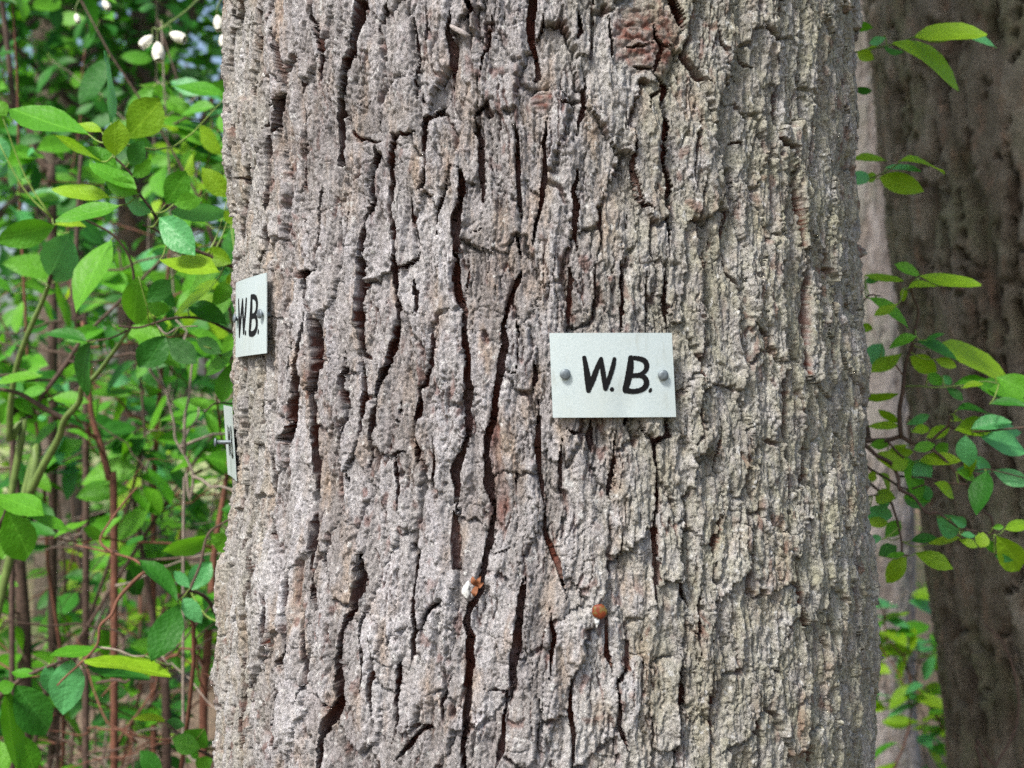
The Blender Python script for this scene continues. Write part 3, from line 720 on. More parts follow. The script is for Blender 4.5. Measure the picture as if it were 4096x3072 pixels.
    for k in keep:
        a, b = np.searchsorted(fl_sorted, [k, k + 1]); f = order[a:b]
        if len(f) < 60: continue
        M = np.zeros((nz + 1, nth + 1), bool); M[1:-1, 1:-1].ravel(); jj, ii = f // (nth - 1), f % (nth - 1)
        M[jj + 1, ii + 1] = True
        sk = []
        for dj, di, va, vb in ((-1, 0, 0, 1), (0, 1, 1, 2), (1, 0, 2, 3), (0, -1, 3, 0)):
            bm = ~M[jj + 1 + dj, ii + 1 + di]
            sk.append(qf[f[bm]][:, [va, vb]])
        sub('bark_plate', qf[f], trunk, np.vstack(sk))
    # limbs and crown, high above the picture
    crown_tree_top(TREE, np.array([TX, TY, 0.0]), 8.6, 0.22, M_BARK, 4.2, 2600, 77)
    return (ths, zs, Hm)

def leaf_cards(mb, P, size, r, aspect=0.5):
    """folded six-sided leaves round the points P"""
    for p in P:
        a = r.normal(size=3); a[2] *= 0.5; a /= np.linalg.norm(a)
        nrm = np.array([r.normal() * 0.6, r.normal() * 0.6 - 0.3, 1.0]); u = np.cross(nrm, a); u /= np.linalg.norm(u) + 1e-9
        w = np.cross(a, u); L = size * r.uniform(0.65, 1.3); B = L * aspect * 0.5; dz = B * 0.3 * w
        V = [p, p + a * L * .45, p + a * L - w * L * 0.12, p + a * L * .35 + u * B + dz, p + a * L * .7 + u * B * .7 + dz, p + a * L * .35 - u * B + dz, p + a * L * .7 - u * B * .7 + dz]
        mb.add(V, [(0, 1, 4, 3), (0, 5, 6, 1)], [(1, 2, 4), (1, 6, 2)])

def crown_tree_top(parent, base, z0, r0, mat, rad, nleaf, seed):
    r = np.random.default_rng(seed); tips = []
    for k in range(6):
        a = k * 1.05 + r.uniform(-.3, .3); mb = MB(); L = rad * r.uniform(0.7, 1.0)
        P = np.array([[0, 0, z0 - 1.2 + 0.15 * k], [math.cos(a) * L * .35, math.sin(a) * L * .35, z0 + .3], [math.cos(a) * L * .7, math.sin(a) * L * .7, z0 + 1.3], [math.cos(a) * L, math.sin(a) * L, z0 + 1.9 + r.uniform(0, 1)]])
        Q = catmull(P, 4); tube(mb, Q, [r0 * .5, r0 * .12], 7); mb.build('limb', mat, parent); tips += list(Q[5:])
    tips = np.array(tips); C = tips[r.integers(0, len(tips), nleaf)] + r.normal(size=(nleaf, 3)) * np.array([.75, .75, .55])
    mb = MB(); leaf_cards(mb, C, 0.22, r); o = mb.build('crown', M_LEAF['g'], parent); o['kind'] = 'stuff'

OAK = build_oak()

# ------------------------------------------------------------------ other trunks close behind
def bg_trunk(name, label, base, lean, R, height, mat, seed, cell, depth, crown=True, flare=0.12):
    T = empty(name, (base[0], base[1], 0)); tag(T, label, 'tree')
    nth, nz = (260, 420) if R > 0.15 else (90, 200)
    ths = np.linspace(0, 2 * math.pi, nth, endpoint=False)
    zs = np.concatenate([np.linspace(-0.1, 3.0, int(nz * .85)), np.linspace(3.05, height, nz - int(nz * .85))])
    TH, ZZ = np.meshgrid(ths, zs)
    S = np.sin(TH) * R * 1000; S2 = np.cos(TH) * R * 1000          # seamless: two coordinates folded into the noise offset
    A = TH * R * 1000; Z = ZZ * 1000
    Aw = A + 9 * pn(A / 30, Z / 45, seed) + 4 * pn(A / 9, Z / 14, seed + 1); Zw = Z + 12 * pn(A / 35, Z / 40, seed + 2) + 5 * pn(A / 10, Z / 12, seed + 3)
    d1, d2, vid = voro(Aw / cell[0], Zw / cell[1], seed + 4)
    rid = 1 - np.abs(fbm(Aw / (cell[0] * .75), Zw / (cell[1] * 2.6), seed + 9, 2)); hcr = 1 - np.abs(pn(Aw / (cell[0] * 1.6), Zw / (cell[1] * .8), seed + 10))
    f = sstep(0.84, 0.97, rid) * sstep(-.6, .1, pn(A / 90, Z / 200, seed + 11))
    f = np.maximum(f, sstep(0.93, 0.985, hcr) * sstep(0.0, .35, pn(A / 80, Z / 90, seed + 12)))
    H = -depth * f + (vid - .5) * depth * 0.35 + depth * 0.22 * np.floor(4 * fbm(Aw / 30, Zw / 120, seed + 5, 3, 0.5)) / 2 + 0.03 * depth * pn(A / 8, Z / 18, seed + 6)
    inn = 0.6 * f * sstep(-.2, .4, pn(A / 40, Z / 70, seed + 7)); alg = 0.2 + 0.7 * sstep(-.2, .5, pn(A / 90, Z / 160, seed + 8))
    r = R * (1 - 0.03 * np.clip(ZZ - 1.4, 0, 20)) + flare * np.clip((0.6 - ZZ) / 0.6, 0, 1) ** 2 + H / 1000
    P = np.stack([lean[0] * ZZ + r * np.sin(TH), lean[1] * ZZ - r * np.cos(TH), ZZ], -1).reshape(-1, 3)
    i = np.arange(nth * len(zs)).reshape(len(zs), nth); i2 = np.roll(i, -1, axis=1)
    q = np.stack([i[:-1], i2[:-1], i2[1:], i[1:]], -1).reshape(-1, 4)
    new_obj('trunk', mesh_np('trunk', P, q, mat, attrs={'inner_shade': inn.ravel(), 'algae': alg.ravel(), 'tone': vid.ravel()}), T)
    if crown:
        E = empty('limb_anchor', (0, 0, 0)); bpy.data.objects.remove(E)
        crown_tree_top(T, base, height - 0.3, R * 0.6, mat, 3.6, 1800, seed + 50)
    return T
Yd = 2.3
# its outline leans: 0.141 m over 1.25 m of height
bg_trunk('dark_tree', 'dark brown mossy tree trunk with broad cracked bark behind the leafy sapling',
         (1.256, 2.222), (-0.1016, 0.05), 0.37, 8.0, M_BARK2, 200, (60, 150), 26, flare=0.0)
bg_trunk('pale_tree', 'pale pinkish grey smooth trunk standing behind the dark mossy trunk', (1.033, 3.76), (0, 0), 0.185, 9.0, M_BARK3, 300, (40, 90), 5, flare=0.05)

# ------------------------------------------------------------------ leaves
def leaf_mesh(kind, var):
    r = np.random.default_rng(100 + var)
    arch = (0.10, 0.22, 0.05, 0.32, 0.16, -0.08)[var]; fold = (0.18, 0.30, 0.10, 0.22, 0.42, 0.15)[var]
    curl = (0.0, 0.06, -0.05, 0.1, -0.08, 0.03)[var]; n = 7
    V, Q = [], []
    for i in range(n):
        t = i / (n - 1)
        w = 0.25 * (math.sin(math.pi * t ** (0.9 + 0.06 * var)) ** 0.72) * (1 - 0.35 * max(0, t - .7))
        w = max(w, 0.004)
        for s in (-1, -0.5, 0, 0.5, 1):
            y = s * w + curl * t * t
            z = fold * abs(s) * w - arch * t * t + 0.022 * math.sin(7 * t + s * 2 + var) * abs(s)
            V.append((t + 0.012 * r.normal() * (0 < i < n - 1) * (abs(s) == 1), y, z))
    for i in range(n - 1):
        for k in range(4):
            a = i * 5 + k; Q.append((a, a + 5, a + 6, a + 1))
    return mesh_np('leaf', V, Q, M_LEAF[kind])
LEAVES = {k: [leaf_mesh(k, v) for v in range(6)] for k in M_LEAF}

def put_leaf(parent, base, tip, wratio, kind, r, roll=None, up=True):
    base, tip = np.array(base), np.array(tip)
    a = tip - base; L = np.linalg.norm(a); a = a / L
    view = base - np.array([0, 0, CAMZ]); view /= np.linalg.norm(view)
    ncam = -view - a * (-view @ a); ncam /= np.linalg.norm(ncam) + 1e-9
    side = np.cross(a, ncam)
    if side[2] < 0: side = -side
    ws = 1.0
    if wratio is not None:
        nat = 0.50
        if wratio > nat: ws = wratio / nat; roll = 0.0
        else: roll = math.acos(max(wratio / nat, 0.12))
    nrm = math.cos(roll) * ncam + math.sin(roll) * side
    if wratio is not None and r.random() < 0.15: nrm = math.cos(roll) * ncam - math.sin(roll) * side
    y = np.cross(nrm, a)
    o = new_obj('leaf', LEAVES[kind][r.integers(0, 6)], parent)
    M = Matrix(((a[0], y[0], nrm[0], base[0]), (a[1], y[1], nrm[1], base[1]), (a[2], y[2], nrm[2], base[2]), (0, 0, 0, 1)))
    o.matrix_basis = Matrix.Translation(-parent.location) @ M @ Matrix.Diagonal((L, L * ws, L, 1))
    return o

class Shrub:
    def __init__(s, name, label, base, group=None, seed=1, cat='shrub'):
        s.o = empty(name, base); tag(s.o, label, cat, group); s.base = np.array(base, float)
        s.pts, s.r, s.pet = [], np.random.default_rng(seed), MB()
    def branch(s, P, rad, mat, sides=6, jit=0.0, name='branch'):
        Q = catmull(P, 5)
        if jit: Q[1:-1] += s.r.normal(size=Q[1:-1].shape) * jit
        mb = MB(); tube(mb, Q, rad, sides); mb.build(name, mat, s.o, origin=s.base)
        s.pts.append(Q); return Q
    def nearest(s, p):
        A = np.vstack(s.pts); d = np.linalg.norm(A - p, axis=1); k = int(np.argmin(d)); return A[k], d[k]
    def leaf(s, base, tip, wratio, kind, roll=None):
        q, d = s.nearest(np.array(base))
        b = np.array(base)
        if d > 0.002:
            m = (q + b) / 2 + np.array([0, 0, -0.12 * d])
            tube(s.pet, catmull([q, m, b], 3), [min(0.0016, 0.0007 + d * 0.01), 0.0007], 4)
        put_leaf(s.o, base, tip, wratio, kind, s.r, roll)
    def done(s):
        if s.pet.v:
            o = s.pet.build('petiole', M_PETIOLE, s.o, origin=s.base); o['kind'] = 'stuff'

def cpath(k, pts, y0, y1):
    n = len(pts); return [px(*crop(k, p), y0 + (y1 - y0) * i / max(1, n - 1)) for i, p in enumerate(pts)]
def pw(k, w, y): return w * CROPS[k][2] / FPX * y / 2
def parse(t): return [tuple(map(float, q.split(','))) for q in t.split()]

def traced_leaves(sh, text, y_of):
    for line in text.strip().split('\n'):
        t = line.split(); k = t[0]; kind = t[1]; w = float(t[2]); (bx, by), (tx, ty) = parse(' '.join(t[3:5]))
        b0, t0 = crop(k, (bx, by)), crop(k, (tx, ty))
        Y = y_of(b0, sh.r) if len(t) < 6 else float(t[5])
        Lpx = math.hypot(t0[0] - b0[0], t0[1] - b0[1]); ratio = w * CROPS[k][2] / Lpx
        dy = sh.r.uniform(-0.5, 0.35) * Lpx / FPX * Y
        sh.leaf(px(*b0, Y), px(*t0, Y + dy), ratio, kind)

def depth_from_branches(sh, jitter):
    def f(p, r):
        best, Y = 1e9, 1.5
        for Q in sh.pts:
            u = CX + FPX * Q[:, 0] / Q[:, 1]; v = CY - FPX * (Q[:, 2] - CAMZ) / Q[:, 1]
            d = np.hypot(u - p[0], v - p[1]); k = int(np.argmin(d))
            if d[k] < best: best, Y = d[k], Q[k, 1]
        return Y + r.uniform(-jitter, jitter)
    return f

# ---- the bush beside the trunk on the sunny side
A = Shrub('leafy_bush', 'leafy green bush with a thin dark twig reaching past the curled tin tag', (-0.30, 1.64, 0), seed=21)
A.branch([(-0.30, 1.64, -0.02), (-0.29, 1.62, 0.5), (-0.30, 1.60, 1.0), (-0.31, 1.56, 1.3), (-0.32, 1.54, 1.48)], [0.009, 0.005], M_TWIG)
A.branch(cpath('L1', parse('730,1000 830,1100 880,1220 960,1330 1000,1410 1060,1510 1150,1560 1230,1580 1330,1620 1420,1670 1530,1730'), 1.34, 1.42) + [np.array([-0.32, 1.54, 1.48])], [0.0012, 0.0026], M_TWIG)
A.branch(cpath('L1', parse('900,1420 980,1450 1060,1510'), 1.36, 1.375), [0.001, 0.0017], M_TWIG)
A.branch(cpath('L1', parse('730,1000 715,985 705,900'), 1.34, 1.34), [0.0012, 0.0008], M_STEMGREEN)
A.branch(cpath('L2', parse('750,480 880,490 1050,440 1200,425 1330,450 1470,520 1600,560'), 1.40, 1.48), [0.0012, 0.0022], M_TWIG)
A.branch(cpath('L2', parse('990,470 1050,530 1130,490 1250,480'), 1.425, 1.41), [0.0013, 0.0008], M_TWIGGREY)
A.branch(cpath('L2', parse('1600,560 1640,640'), 1.48, 1.50) + [np.array([-0.30, 1.60, 1.05])], [0.002, 0.003], M_TWIG)
A.branch(cpath('L2', parse('1300,1020 1360,970 1480,975 1600,1010'), 1.44, 1.52) + [np.array([-0.30, 1.60, 1.0])], [0.0008, 0.0018], M_TWIG)
A.branch(cpath('L2', parse('1330,620 1430,690 1560,740'), 1.44, 1.50) + [np.array([-0.305, 1.575, 1.22])], [0.0008, 0.0016], M_TWIG)
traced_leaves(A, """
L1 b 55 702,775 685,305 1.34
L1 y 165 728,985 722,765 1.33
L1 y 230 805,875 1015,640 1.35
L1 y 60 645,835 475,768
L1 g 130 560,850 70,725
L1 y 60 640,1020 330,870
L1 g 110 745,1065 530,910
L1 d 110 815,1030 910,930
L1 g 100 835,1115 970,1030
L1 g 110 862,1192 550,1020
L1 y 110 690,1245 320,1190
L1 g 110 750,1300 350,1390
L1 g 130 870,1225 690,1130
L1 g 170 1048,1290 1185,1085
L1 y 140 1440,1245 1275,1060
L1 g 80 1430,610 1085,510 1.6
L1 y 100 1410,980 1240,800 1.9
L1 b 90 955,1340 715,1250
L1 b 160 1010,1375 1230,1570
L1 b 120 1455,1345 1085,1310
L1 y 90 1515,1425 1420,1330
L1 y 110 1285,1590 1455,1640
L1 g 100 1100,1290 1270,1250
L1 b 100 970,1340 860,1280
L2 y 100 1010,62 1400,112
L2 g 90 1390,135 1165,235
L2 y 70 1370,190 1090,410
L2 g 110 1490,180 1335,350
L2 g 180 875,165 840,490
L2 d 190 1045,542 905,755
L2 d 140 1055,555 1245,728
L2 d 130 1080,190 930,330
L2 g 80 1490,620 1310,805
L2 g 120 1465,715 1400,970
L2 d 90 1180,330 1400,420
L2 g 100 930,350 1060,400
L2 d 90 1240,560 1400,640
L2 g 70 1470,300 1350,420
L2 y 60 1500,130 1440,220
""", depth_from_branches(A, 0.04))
A.done()

# ---- the bush whose shoots enter the picture from the far edge
B = Shrub('arching_bush', 'arching bush with big drooping pale green leaves and a long bare green stem', (-0.98, 1.75, 0), seed=22)
B.branch([(-0.98, 1.75, -0.02)] + cpath('L2', parse('120,1700 190,1540 270,1370 370,1190 410,1070 500,960 520,860 600,800 720,640 820,500'), 1.72, 1.55), [0.007, 0.0045, 0.0022], M_STEMGREEN)
B.branch(cpath('L2', parse('410,1070 280,1000 130,910 0,880 -160,850'), 1.66, 1.62), [0.004, 0.0018], M_TWIG)
B.branch([(-0.98, 1.75, 0.0)] + cpath('L2', parse('60,1600 60,1200 70,950 110,720 180,520 270,320 310,210'), 1.74, 1.62), [0.006, 0.003], M_STEMGREEN)
B.branch(cpath('L2', parse('310,210 340,60 350,-100 330,-200'), 1.62, 1.55), [0.003, 0.0015], M_TWIG)
B.branch(cpath('L2', parse('820,500 850,330 830,80 720,-90 560,-180 480,-220'), 1.55, 1.48), [0.0022, 0.001], M_TWIG)
B.branch(cpath('L2', parse('820,500 690,560 545,575'), 1.55, 1.55), [0.0015, 0.001], M_TWIG)
B.branch([(-0.98, 1.75, 0.3)] + cpath('L3', parse('-150,900 -60,300 40,60 -40,-60'), 1.6, 1.5), [0.005, 0.002], M_TWIG)
B.branch(cpath('L3', parse('40,60 200,90 480,200'), 1.5, 1.5), [0.0012, 0.0008], M_STEMGREEN)
B.branch([(-0.98, 1.75, 0.2)] + cpath('L3', parse('-100,1500 -20,1250 90,1140 250,1050 430,985'), 1.55, 1.45), [0.005, 0.0016], M_TWIG)
traced_leaves(B, """
L1 g 190 345,1425 -30,1520
L2 b 230 440,-110 285,230
L2 g 150 705,-75 445,365
L2 d 90 545,575 320,460
L2 d 120 565,585 445,905
L2 g 70 -20,840 260,770
L2 g 110 -40,1545 295,1655
L3 g 220 40,65 195,370
L3 g 150 -20,90 10,370
L3 g 60 120,75 460,180
L3 b 220 435,980 388,1335
L3 b 110 300,1010 312,1235
L3 d 230 95,1145 320,1440
L3 g 140 40,1165 70,1680
L3 g 130 130,1450 235,1720
L3 g 50 245,1085 75,1075
L3 g 90 90,1140 -20,1180
L3 g 110 -30,1480 60,1680
L1 b 110 -30,860 50,1010
L1 g 90 -20,640 45,720
L1 y 60 340,1420 540,1400
""", depth_from_branches(B, 0.03))
B.done()

# ---- low bush between them, with the bare reddish twigs
Cc = Shrub('twiggy_bush', 'low bush with bare reddish forked twigs and a few folded green leaves', (-0.52, 1.72, 0), seed=23)
Cc.branch([(-0.52, 1.72, -0.02), (-0.50, 1.68, 0.4)] + cpath('L3', parse('1480,900 1370,760 1280,610 1170,565 1100,620'), 1.58, 1.48), [0.006, 0.003, 0.0014], M_TWIG)
Cc.branch(cpath('L3', parse('1170,565 1240,400 1290,210 1420,120 1500,60'), 1.5, 1.55), [0.002, 0.0012], M_TWIG)
Cc.branch([(-0.50, 1.68, 0.55)] + cpath('L3', parse('1200,1000 1040,540 1000,480 920,455 870,465 740,600 690,710 620,780 600,900 500,1010 400,1100 355,1150'), 1.52, 1.44), [0.003, 0.0022, 0.001], M_TWIGRED)
Cc.branch(cpath('L3', parse('600,910 730,930 820,965 900,965'), 1.465, 1.46), [0.0014, 0.0008], M_TWIGGREY)
Cc.branch(cpath('L3', parse('930,445 830,370 700,330 470,280'), 1.52, 1.62), [0.0018, 0.001], M_TWIGRED)
Cc.branch(cpath('L3', parse('700,330 620,250 690,120 780,0 850,-80'), 1.58, 1.66), [0.0018, 0.0012], M_TWIGRED)
Cc.branch(cpath('L3', parse('1060,1035 900,965'), 1.47, 1.46), [0.001, 0.001], M_STEMGREEN)
Cc.branch([(-0.52, 1.72, 0.3)] + cpath('L3', parse('1400,1700 1310,1590 1200,1530 1020,1370'), 1.56, 1.52), [0.003, 0.0012], M_TWIG)
traced_leaves(Cc, """
L3 g 120 1295,212 1000,385
L3 g 110 1300,212 1480,335
L3 d 110 1095,625 875,348
L3 d 200 1110,645 955,1005
L3 b 105 1135,600 1235,765
L3 b 140 1175,560 1285,375 1.62
L3 b 70 1175,545 1080,440
L3 g 75 690,905 295,995
L3 y 100 525,1000 1058,1038
L3 d 80 540,1035 915,1145
L3 y 50 1025,1375 855,1300
L3 d 70 1020,1375 1145,1390
L3 g 150 1265,1415 1180,1540
L3 g 90 1315,1585 1220,1680
L3 g 130 1240,1540 1060,1490
L3 d 110 1000,1700 860,1560
""", depth_from_branches(Cc, 0.03))
Cc.done()

# ---- sapling on the shaded side
D = Shrub('oval_leaf_sapling', 'small sapling with dark crooked twigs and bright oval leaves before the dark trunk', (0.36, 1.66, 0), seed=24, cat='sapling')
D.branch([(0.36, 1.66, -0.02), (0.36, 1.64, 0.5), (0.37, 1.6, 0.95)] + cpath('R2', parse('200,1240 280,1205'), 1.52, 1.48), [0.008, 0.004], M_TWIG)
D.branch(cpath('R2', parse('200,1210 280,1205 400,1200 480,1180 540,1215 640,1240 740,1310 820,1400 900,1490 960,1580 1010,1659') + [], 1.48, 1.42) + cpath('R3', parse('1030,110 1045,210'), 1.42, 1.42), [0.0036, 0.002, 0.0015], M_TWIG)
D.branch(cpath('R2', parse('480,1180 470,1020 490,900 510,720 550,600 570,500 590,380 550,280 545,190 600,165'), 1.46, 1.40), [0.0028, 0.001], M_TWIG)
D.branch(cpath('R2', parse('640,1235 720,1160 775,1110 790,1040'), 1.45, 1.43), [0.002, 0.0014], M_TWIG)
D.branch(cpath('R2', parse('775,1110 870,1145 1000,1145 1258,1120 1400,1100'), 1.44, 1.40), [0.0017, 0.001], M_TWIG)
D.branch(cpath('R2', parse('200,1215 260,1240 330,1300 420,1350 465,1450 470,1510 560,1560 640,1659'), 1.48, 1.42) + cpath('R3', parse('700,80 830,170 950,195 1045,210'), 1.42, 1.41), [0.003, 0.001], M_TWIG)
D.branch(cpath('R2', parse('400,1215 470,1290 540,1340'), 1.46, 1.46), [0.0018, 0.001], M_TWIG)
D.branch(cpath('R2', parse('220,1330 280,1380 400,1450 520,1510 690,1460'), 1.5, 1.44), [0.002, 0.0009], M_TWIG)
D.branch(cpath('R2', parse('220,1400 290,1480 400,1570 440,1659'), 1.5, 1.46) + cpath('R3', parse('470,230 480,330 520,345'), 1.46, 1.45), [0.002, 0.001], M_TWIG)
D.branch(cpath('R2', parse('465,1430 640,1440 760,1470 900,1480'), 1.46, 1.42), [0.0015, 0.001], M_TWIG)
D.branch(cpath('R2', parse('505,860 600,860 700,870 860,855 1000,830 1100,845'), 1.45, 1.40), [0.0012, 0.0008], M_STEMGREEN)
D.branch(cpath('R2', parse('490,790 430,710 350,690'), 1.45, 1.46), [0.001, 0.0007], M_TWIGRED)
D.branch(cpath('R2', parse('545,260 500,240'), 1.41, 1.41), [0.001, 0.0008], M_TWIG)
D.branch(cpath('R2', parse('540,1215 545,1100 535,1050'), 1.46, 1.45), [0.001, 0.0008], M_TWIG)
D.branch(cpath('R2', parse('200,1205 150,900 180,480 260,300 350,290'), 1.5, 1.44), [0.002, 0.001], M_TWIG)
D.branch(cpath('R2', parse('820,1395 900,1400 1010,1385 1100,1400 1260,1440'), 1.44, 1.42), [0.0012, 0.0008], M_TWIG)
D.branch(cpath('R2', parse('260,1560 330,1545 430,1520'), 1.5, 1.46), [0.0012, 0.0008], M_TWIGGREY)
D.branch(cpath('R2', parse('150,900 120,300'), 1.49, 1.5) + cpath('R1', parse('140,1300 180,1170 250,1140 330,1110 400,1075 470,1030'), 1.48, 1.44), [0.0018, 0.0008], M_STEMGREEN)
D.branch(cpath('R1', parse('140,1300 100,700 150,350 200,330 390,290 480,265 565,232'), 1.48, 1.42), [0.0018, 0.0008], M_STEMGREEN)
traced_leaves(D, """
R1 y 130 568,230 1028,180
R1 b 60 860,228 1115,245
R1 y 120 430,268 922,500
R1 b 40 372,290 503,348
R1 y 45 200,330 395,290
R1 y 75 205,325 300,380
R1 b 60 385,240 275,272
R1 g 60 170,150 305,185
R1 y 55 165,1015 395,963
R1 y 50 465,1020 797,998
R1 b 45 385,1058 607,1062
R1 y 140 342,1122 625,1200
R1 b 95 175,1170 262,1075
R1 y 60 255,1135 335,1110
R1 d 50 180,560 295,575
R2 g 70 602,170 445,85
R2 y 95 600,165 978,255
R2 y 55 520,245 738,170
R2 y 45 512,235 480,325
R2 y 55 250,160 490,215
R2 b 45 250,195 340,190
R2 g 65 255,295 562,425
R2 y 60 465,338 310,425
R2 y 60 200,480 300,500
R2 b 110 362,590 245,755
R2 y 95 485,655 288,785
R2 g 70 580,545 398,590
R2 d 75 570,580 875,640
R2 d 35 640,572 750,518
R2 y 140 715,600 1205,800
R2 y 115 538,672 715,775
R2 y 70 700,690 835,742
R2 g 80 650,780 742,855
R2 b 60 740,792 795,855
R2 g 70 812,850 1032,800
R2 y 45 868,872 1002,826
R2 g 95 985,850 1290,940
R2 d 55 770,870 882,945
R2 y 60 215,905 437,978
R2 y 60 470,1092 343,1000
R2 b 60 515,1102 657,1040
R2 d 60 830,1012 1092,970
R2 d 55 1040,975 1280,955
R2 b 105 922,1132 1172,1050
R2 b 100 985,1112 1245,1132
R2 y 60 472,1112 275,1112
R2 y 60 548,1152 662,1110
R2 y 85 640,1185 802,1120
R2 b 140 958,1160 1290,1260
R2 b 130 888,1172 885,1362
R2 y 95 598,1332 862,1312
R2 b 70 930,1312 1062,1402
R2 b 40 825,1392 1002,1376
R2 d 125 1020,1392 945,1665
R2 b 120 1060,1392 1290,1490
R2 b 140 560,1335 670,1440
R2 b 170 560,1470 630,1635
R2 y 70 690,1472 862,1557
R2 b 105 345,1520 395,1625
R2 y 80 400,1285 552,1292
R2 y 80 420,1382 532,1330
R2 g 60 285,1232 412,1220
R2 g 60 830,1402 962,1432
R2 g 80 700,1290 780,1220
R2 y 60 520,1230 400,1290
R2 g 70 560,1260 700,1225
R2 y 70 270,1420 330,1440
R3 b 120 235,60 432,130
R3 y 65 248,132 385,150
R3 g 95 372,232 470,135
R3 b 130 688,100 852,205
R3 b 60 780,110 892,152
R3 b 40 840,215 932,215
R3 y 50 640,272 832,248
R3 y 55 830,245 952,285
R3 y 90 962,295 992,205
R3 y 110 558,328 802,412
R3 y 115 505,352 368,492
R3 g 35 380,352 492,340
R3 y 150 1060,222 1245,445
R3 y 65 1110,182 1260,150
R3 g 40 1040,172 1105,160
R3 b 50 1050,340 1165,382
R3 d 90 332,345 442,275
R3 d 60 530,252 682,220
R3 b 60 275,245 350,240
R3 g 60 1000,240 1045,330
""", depth_from_branches(D, 0.03))
 
_mid = [Q for Q in D.pts if 0.9 < Q[:, 2].mean() < 1.42]
for i in range(12):
    Q = _mid[D.r.integers(0, len(_mid))]; p = Q[D.r.integers(0, len(Q))]
    if CX + FPX * p[0] / p[1] < 3480: continue
    d = np.array([D.r.normal() * .8 + .35, D.r.normal() * .6, D.r.normal() * .35 - .1]); d /= np.linalg.norm(d)
    D.leaf(p + D.r.normal(size=3) * .006, p + d * D.r.uniform(.03, .055), None, 'yybg'[D.r.integers(0, 4)], D.r.uniform(.3, 1.2))
D.done()
E = Shrub('red_stem_seedling', 'thin dark red stem leaning against the dark mossy trunk', (1.02, 1.9, 0), seed=25, cat='seedling')
E.branch([(1.0, 1.9, -0.02)] + cpath('R3', parse('1000,1750 1060,1640 1185,1400 1190,1150 1110,900 990,770'), 1.85, 1.85), [0.0026, 0.0012], M_TWIG)
E.done()

# ------------------------------------------------------------------ thicket behind
def random_shrub(name, label, base, h, spread, nst, nl, kinds, seed, leafL=(0.055, 0.105), group=None, zlo=0.25, mats=(M_TWIG, M_TWIGRED, M_TWIGGREY), thick=0.0055, cat='shrub'):
    sh = Shrub(name, label, base, group, seed, cat); r = sh.r; b = np.array(base, float)
    tips = []
    for k in range(nst):
        a = r.uniform(0, 6.28); L = spread * r.uniform(0.4, 1.0)
        top = b + np.array([math.cos(a) * L, math.sin(a) * L * 0.6, h * r.uniform(0.7, 1.0)])
        m1 = b * .65 + top * .35 + r.normal(size=3) * [.13, .07, .05]; m2 = b * .3 + top * .7 + r.normal(size=3) * [.16, .08, .05]
        Q = sh.branch([b + r.normal(size=3) * [.04, .04, 0] - [0, 0, .03], m1, m2, top], [thick * r.uniform(.6, 1.1), 0.0015], mats[r.integers(0, len(mats))], 5, 0.006, 'stem')
        for j in range(r.integers(5, 9)):
            p = Q[r.integers(int(len(Q) * zlo), len(Q))]; d = r.normal(size=3) * [1, .7, .45] * spread * 0.35
            tw = sh.branch([p, p + d * .5 + [0, 0, .02], p + d], [0.002, 0.0008], mats[r.integers(0, len(mats))], 4, 0.003, 'branch'); tips.append(tw)
        tips.append(Q[int(len(Q) * max(zlo, .5)):])
    for k in range(nl):
        Q = tips[r.integers(0, len(tips))]; p = Q[r.integers(0, len(Q))]
        bse = p + r.normal(size=3) * 0.012; L = r.uniform(*leafL)
        d = np.array([r.normal(), r.normal() * .8, r.normal() * 0.45 - 0.15]); d /= np.linalg.norm(d)
        sh.leaf(bse, bse + d * L, None, kinds[r.integers(0, len(kinds))], r.uniform(0.5, 1.4))
    sh.done(); return sh
def at(x, y, Y): return tuple(px(x, y, Y))
def gx(x, Y): return ((x - CX) / FPX * Y, Y, 0)
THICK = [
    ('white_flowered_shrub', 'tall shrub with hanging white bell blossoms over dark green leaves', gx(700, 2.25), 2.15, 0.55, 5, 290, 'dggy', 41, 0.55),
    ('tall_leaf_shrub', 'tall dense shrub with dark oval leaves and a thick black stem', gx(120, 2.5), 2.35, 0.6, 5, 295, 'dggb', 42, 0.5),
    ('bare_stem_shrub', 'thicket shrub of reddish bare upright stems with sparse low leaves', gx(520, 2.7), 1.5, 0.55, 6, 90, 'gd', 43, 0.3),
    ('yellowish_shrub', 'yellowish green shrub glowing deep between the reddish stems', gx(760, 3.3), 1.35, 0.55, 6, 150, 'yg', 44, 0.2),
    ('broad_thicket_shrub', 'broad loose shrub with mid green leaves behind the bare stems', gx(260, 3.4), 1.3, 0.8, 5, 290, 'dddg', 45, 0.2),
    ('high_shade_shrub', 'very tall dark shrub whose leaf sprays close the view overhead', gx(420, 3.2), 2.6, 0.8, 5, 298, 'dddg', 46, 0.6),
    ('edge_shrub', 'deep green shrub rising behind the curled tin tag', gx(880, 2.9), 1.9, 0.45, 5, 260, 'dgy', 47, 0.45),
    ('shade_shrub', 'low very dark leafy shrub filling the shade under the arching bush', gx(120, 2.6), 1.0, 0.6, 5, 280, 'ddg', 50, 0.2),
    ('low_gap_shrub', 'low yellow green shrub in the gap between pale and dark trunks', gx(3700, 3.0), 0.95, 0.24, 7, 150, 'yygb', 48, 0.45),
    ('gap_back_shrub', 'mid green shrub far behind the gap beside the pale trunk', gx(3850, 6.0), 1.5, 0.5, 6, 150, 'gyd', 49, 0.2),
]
for nm, lb, b, h, sp, ns, nl, kd, sd_, zl in THICK:
    random_shrub(nm, lb, b, h, sp, ns, nl, kd, sd_, zlo=zl)

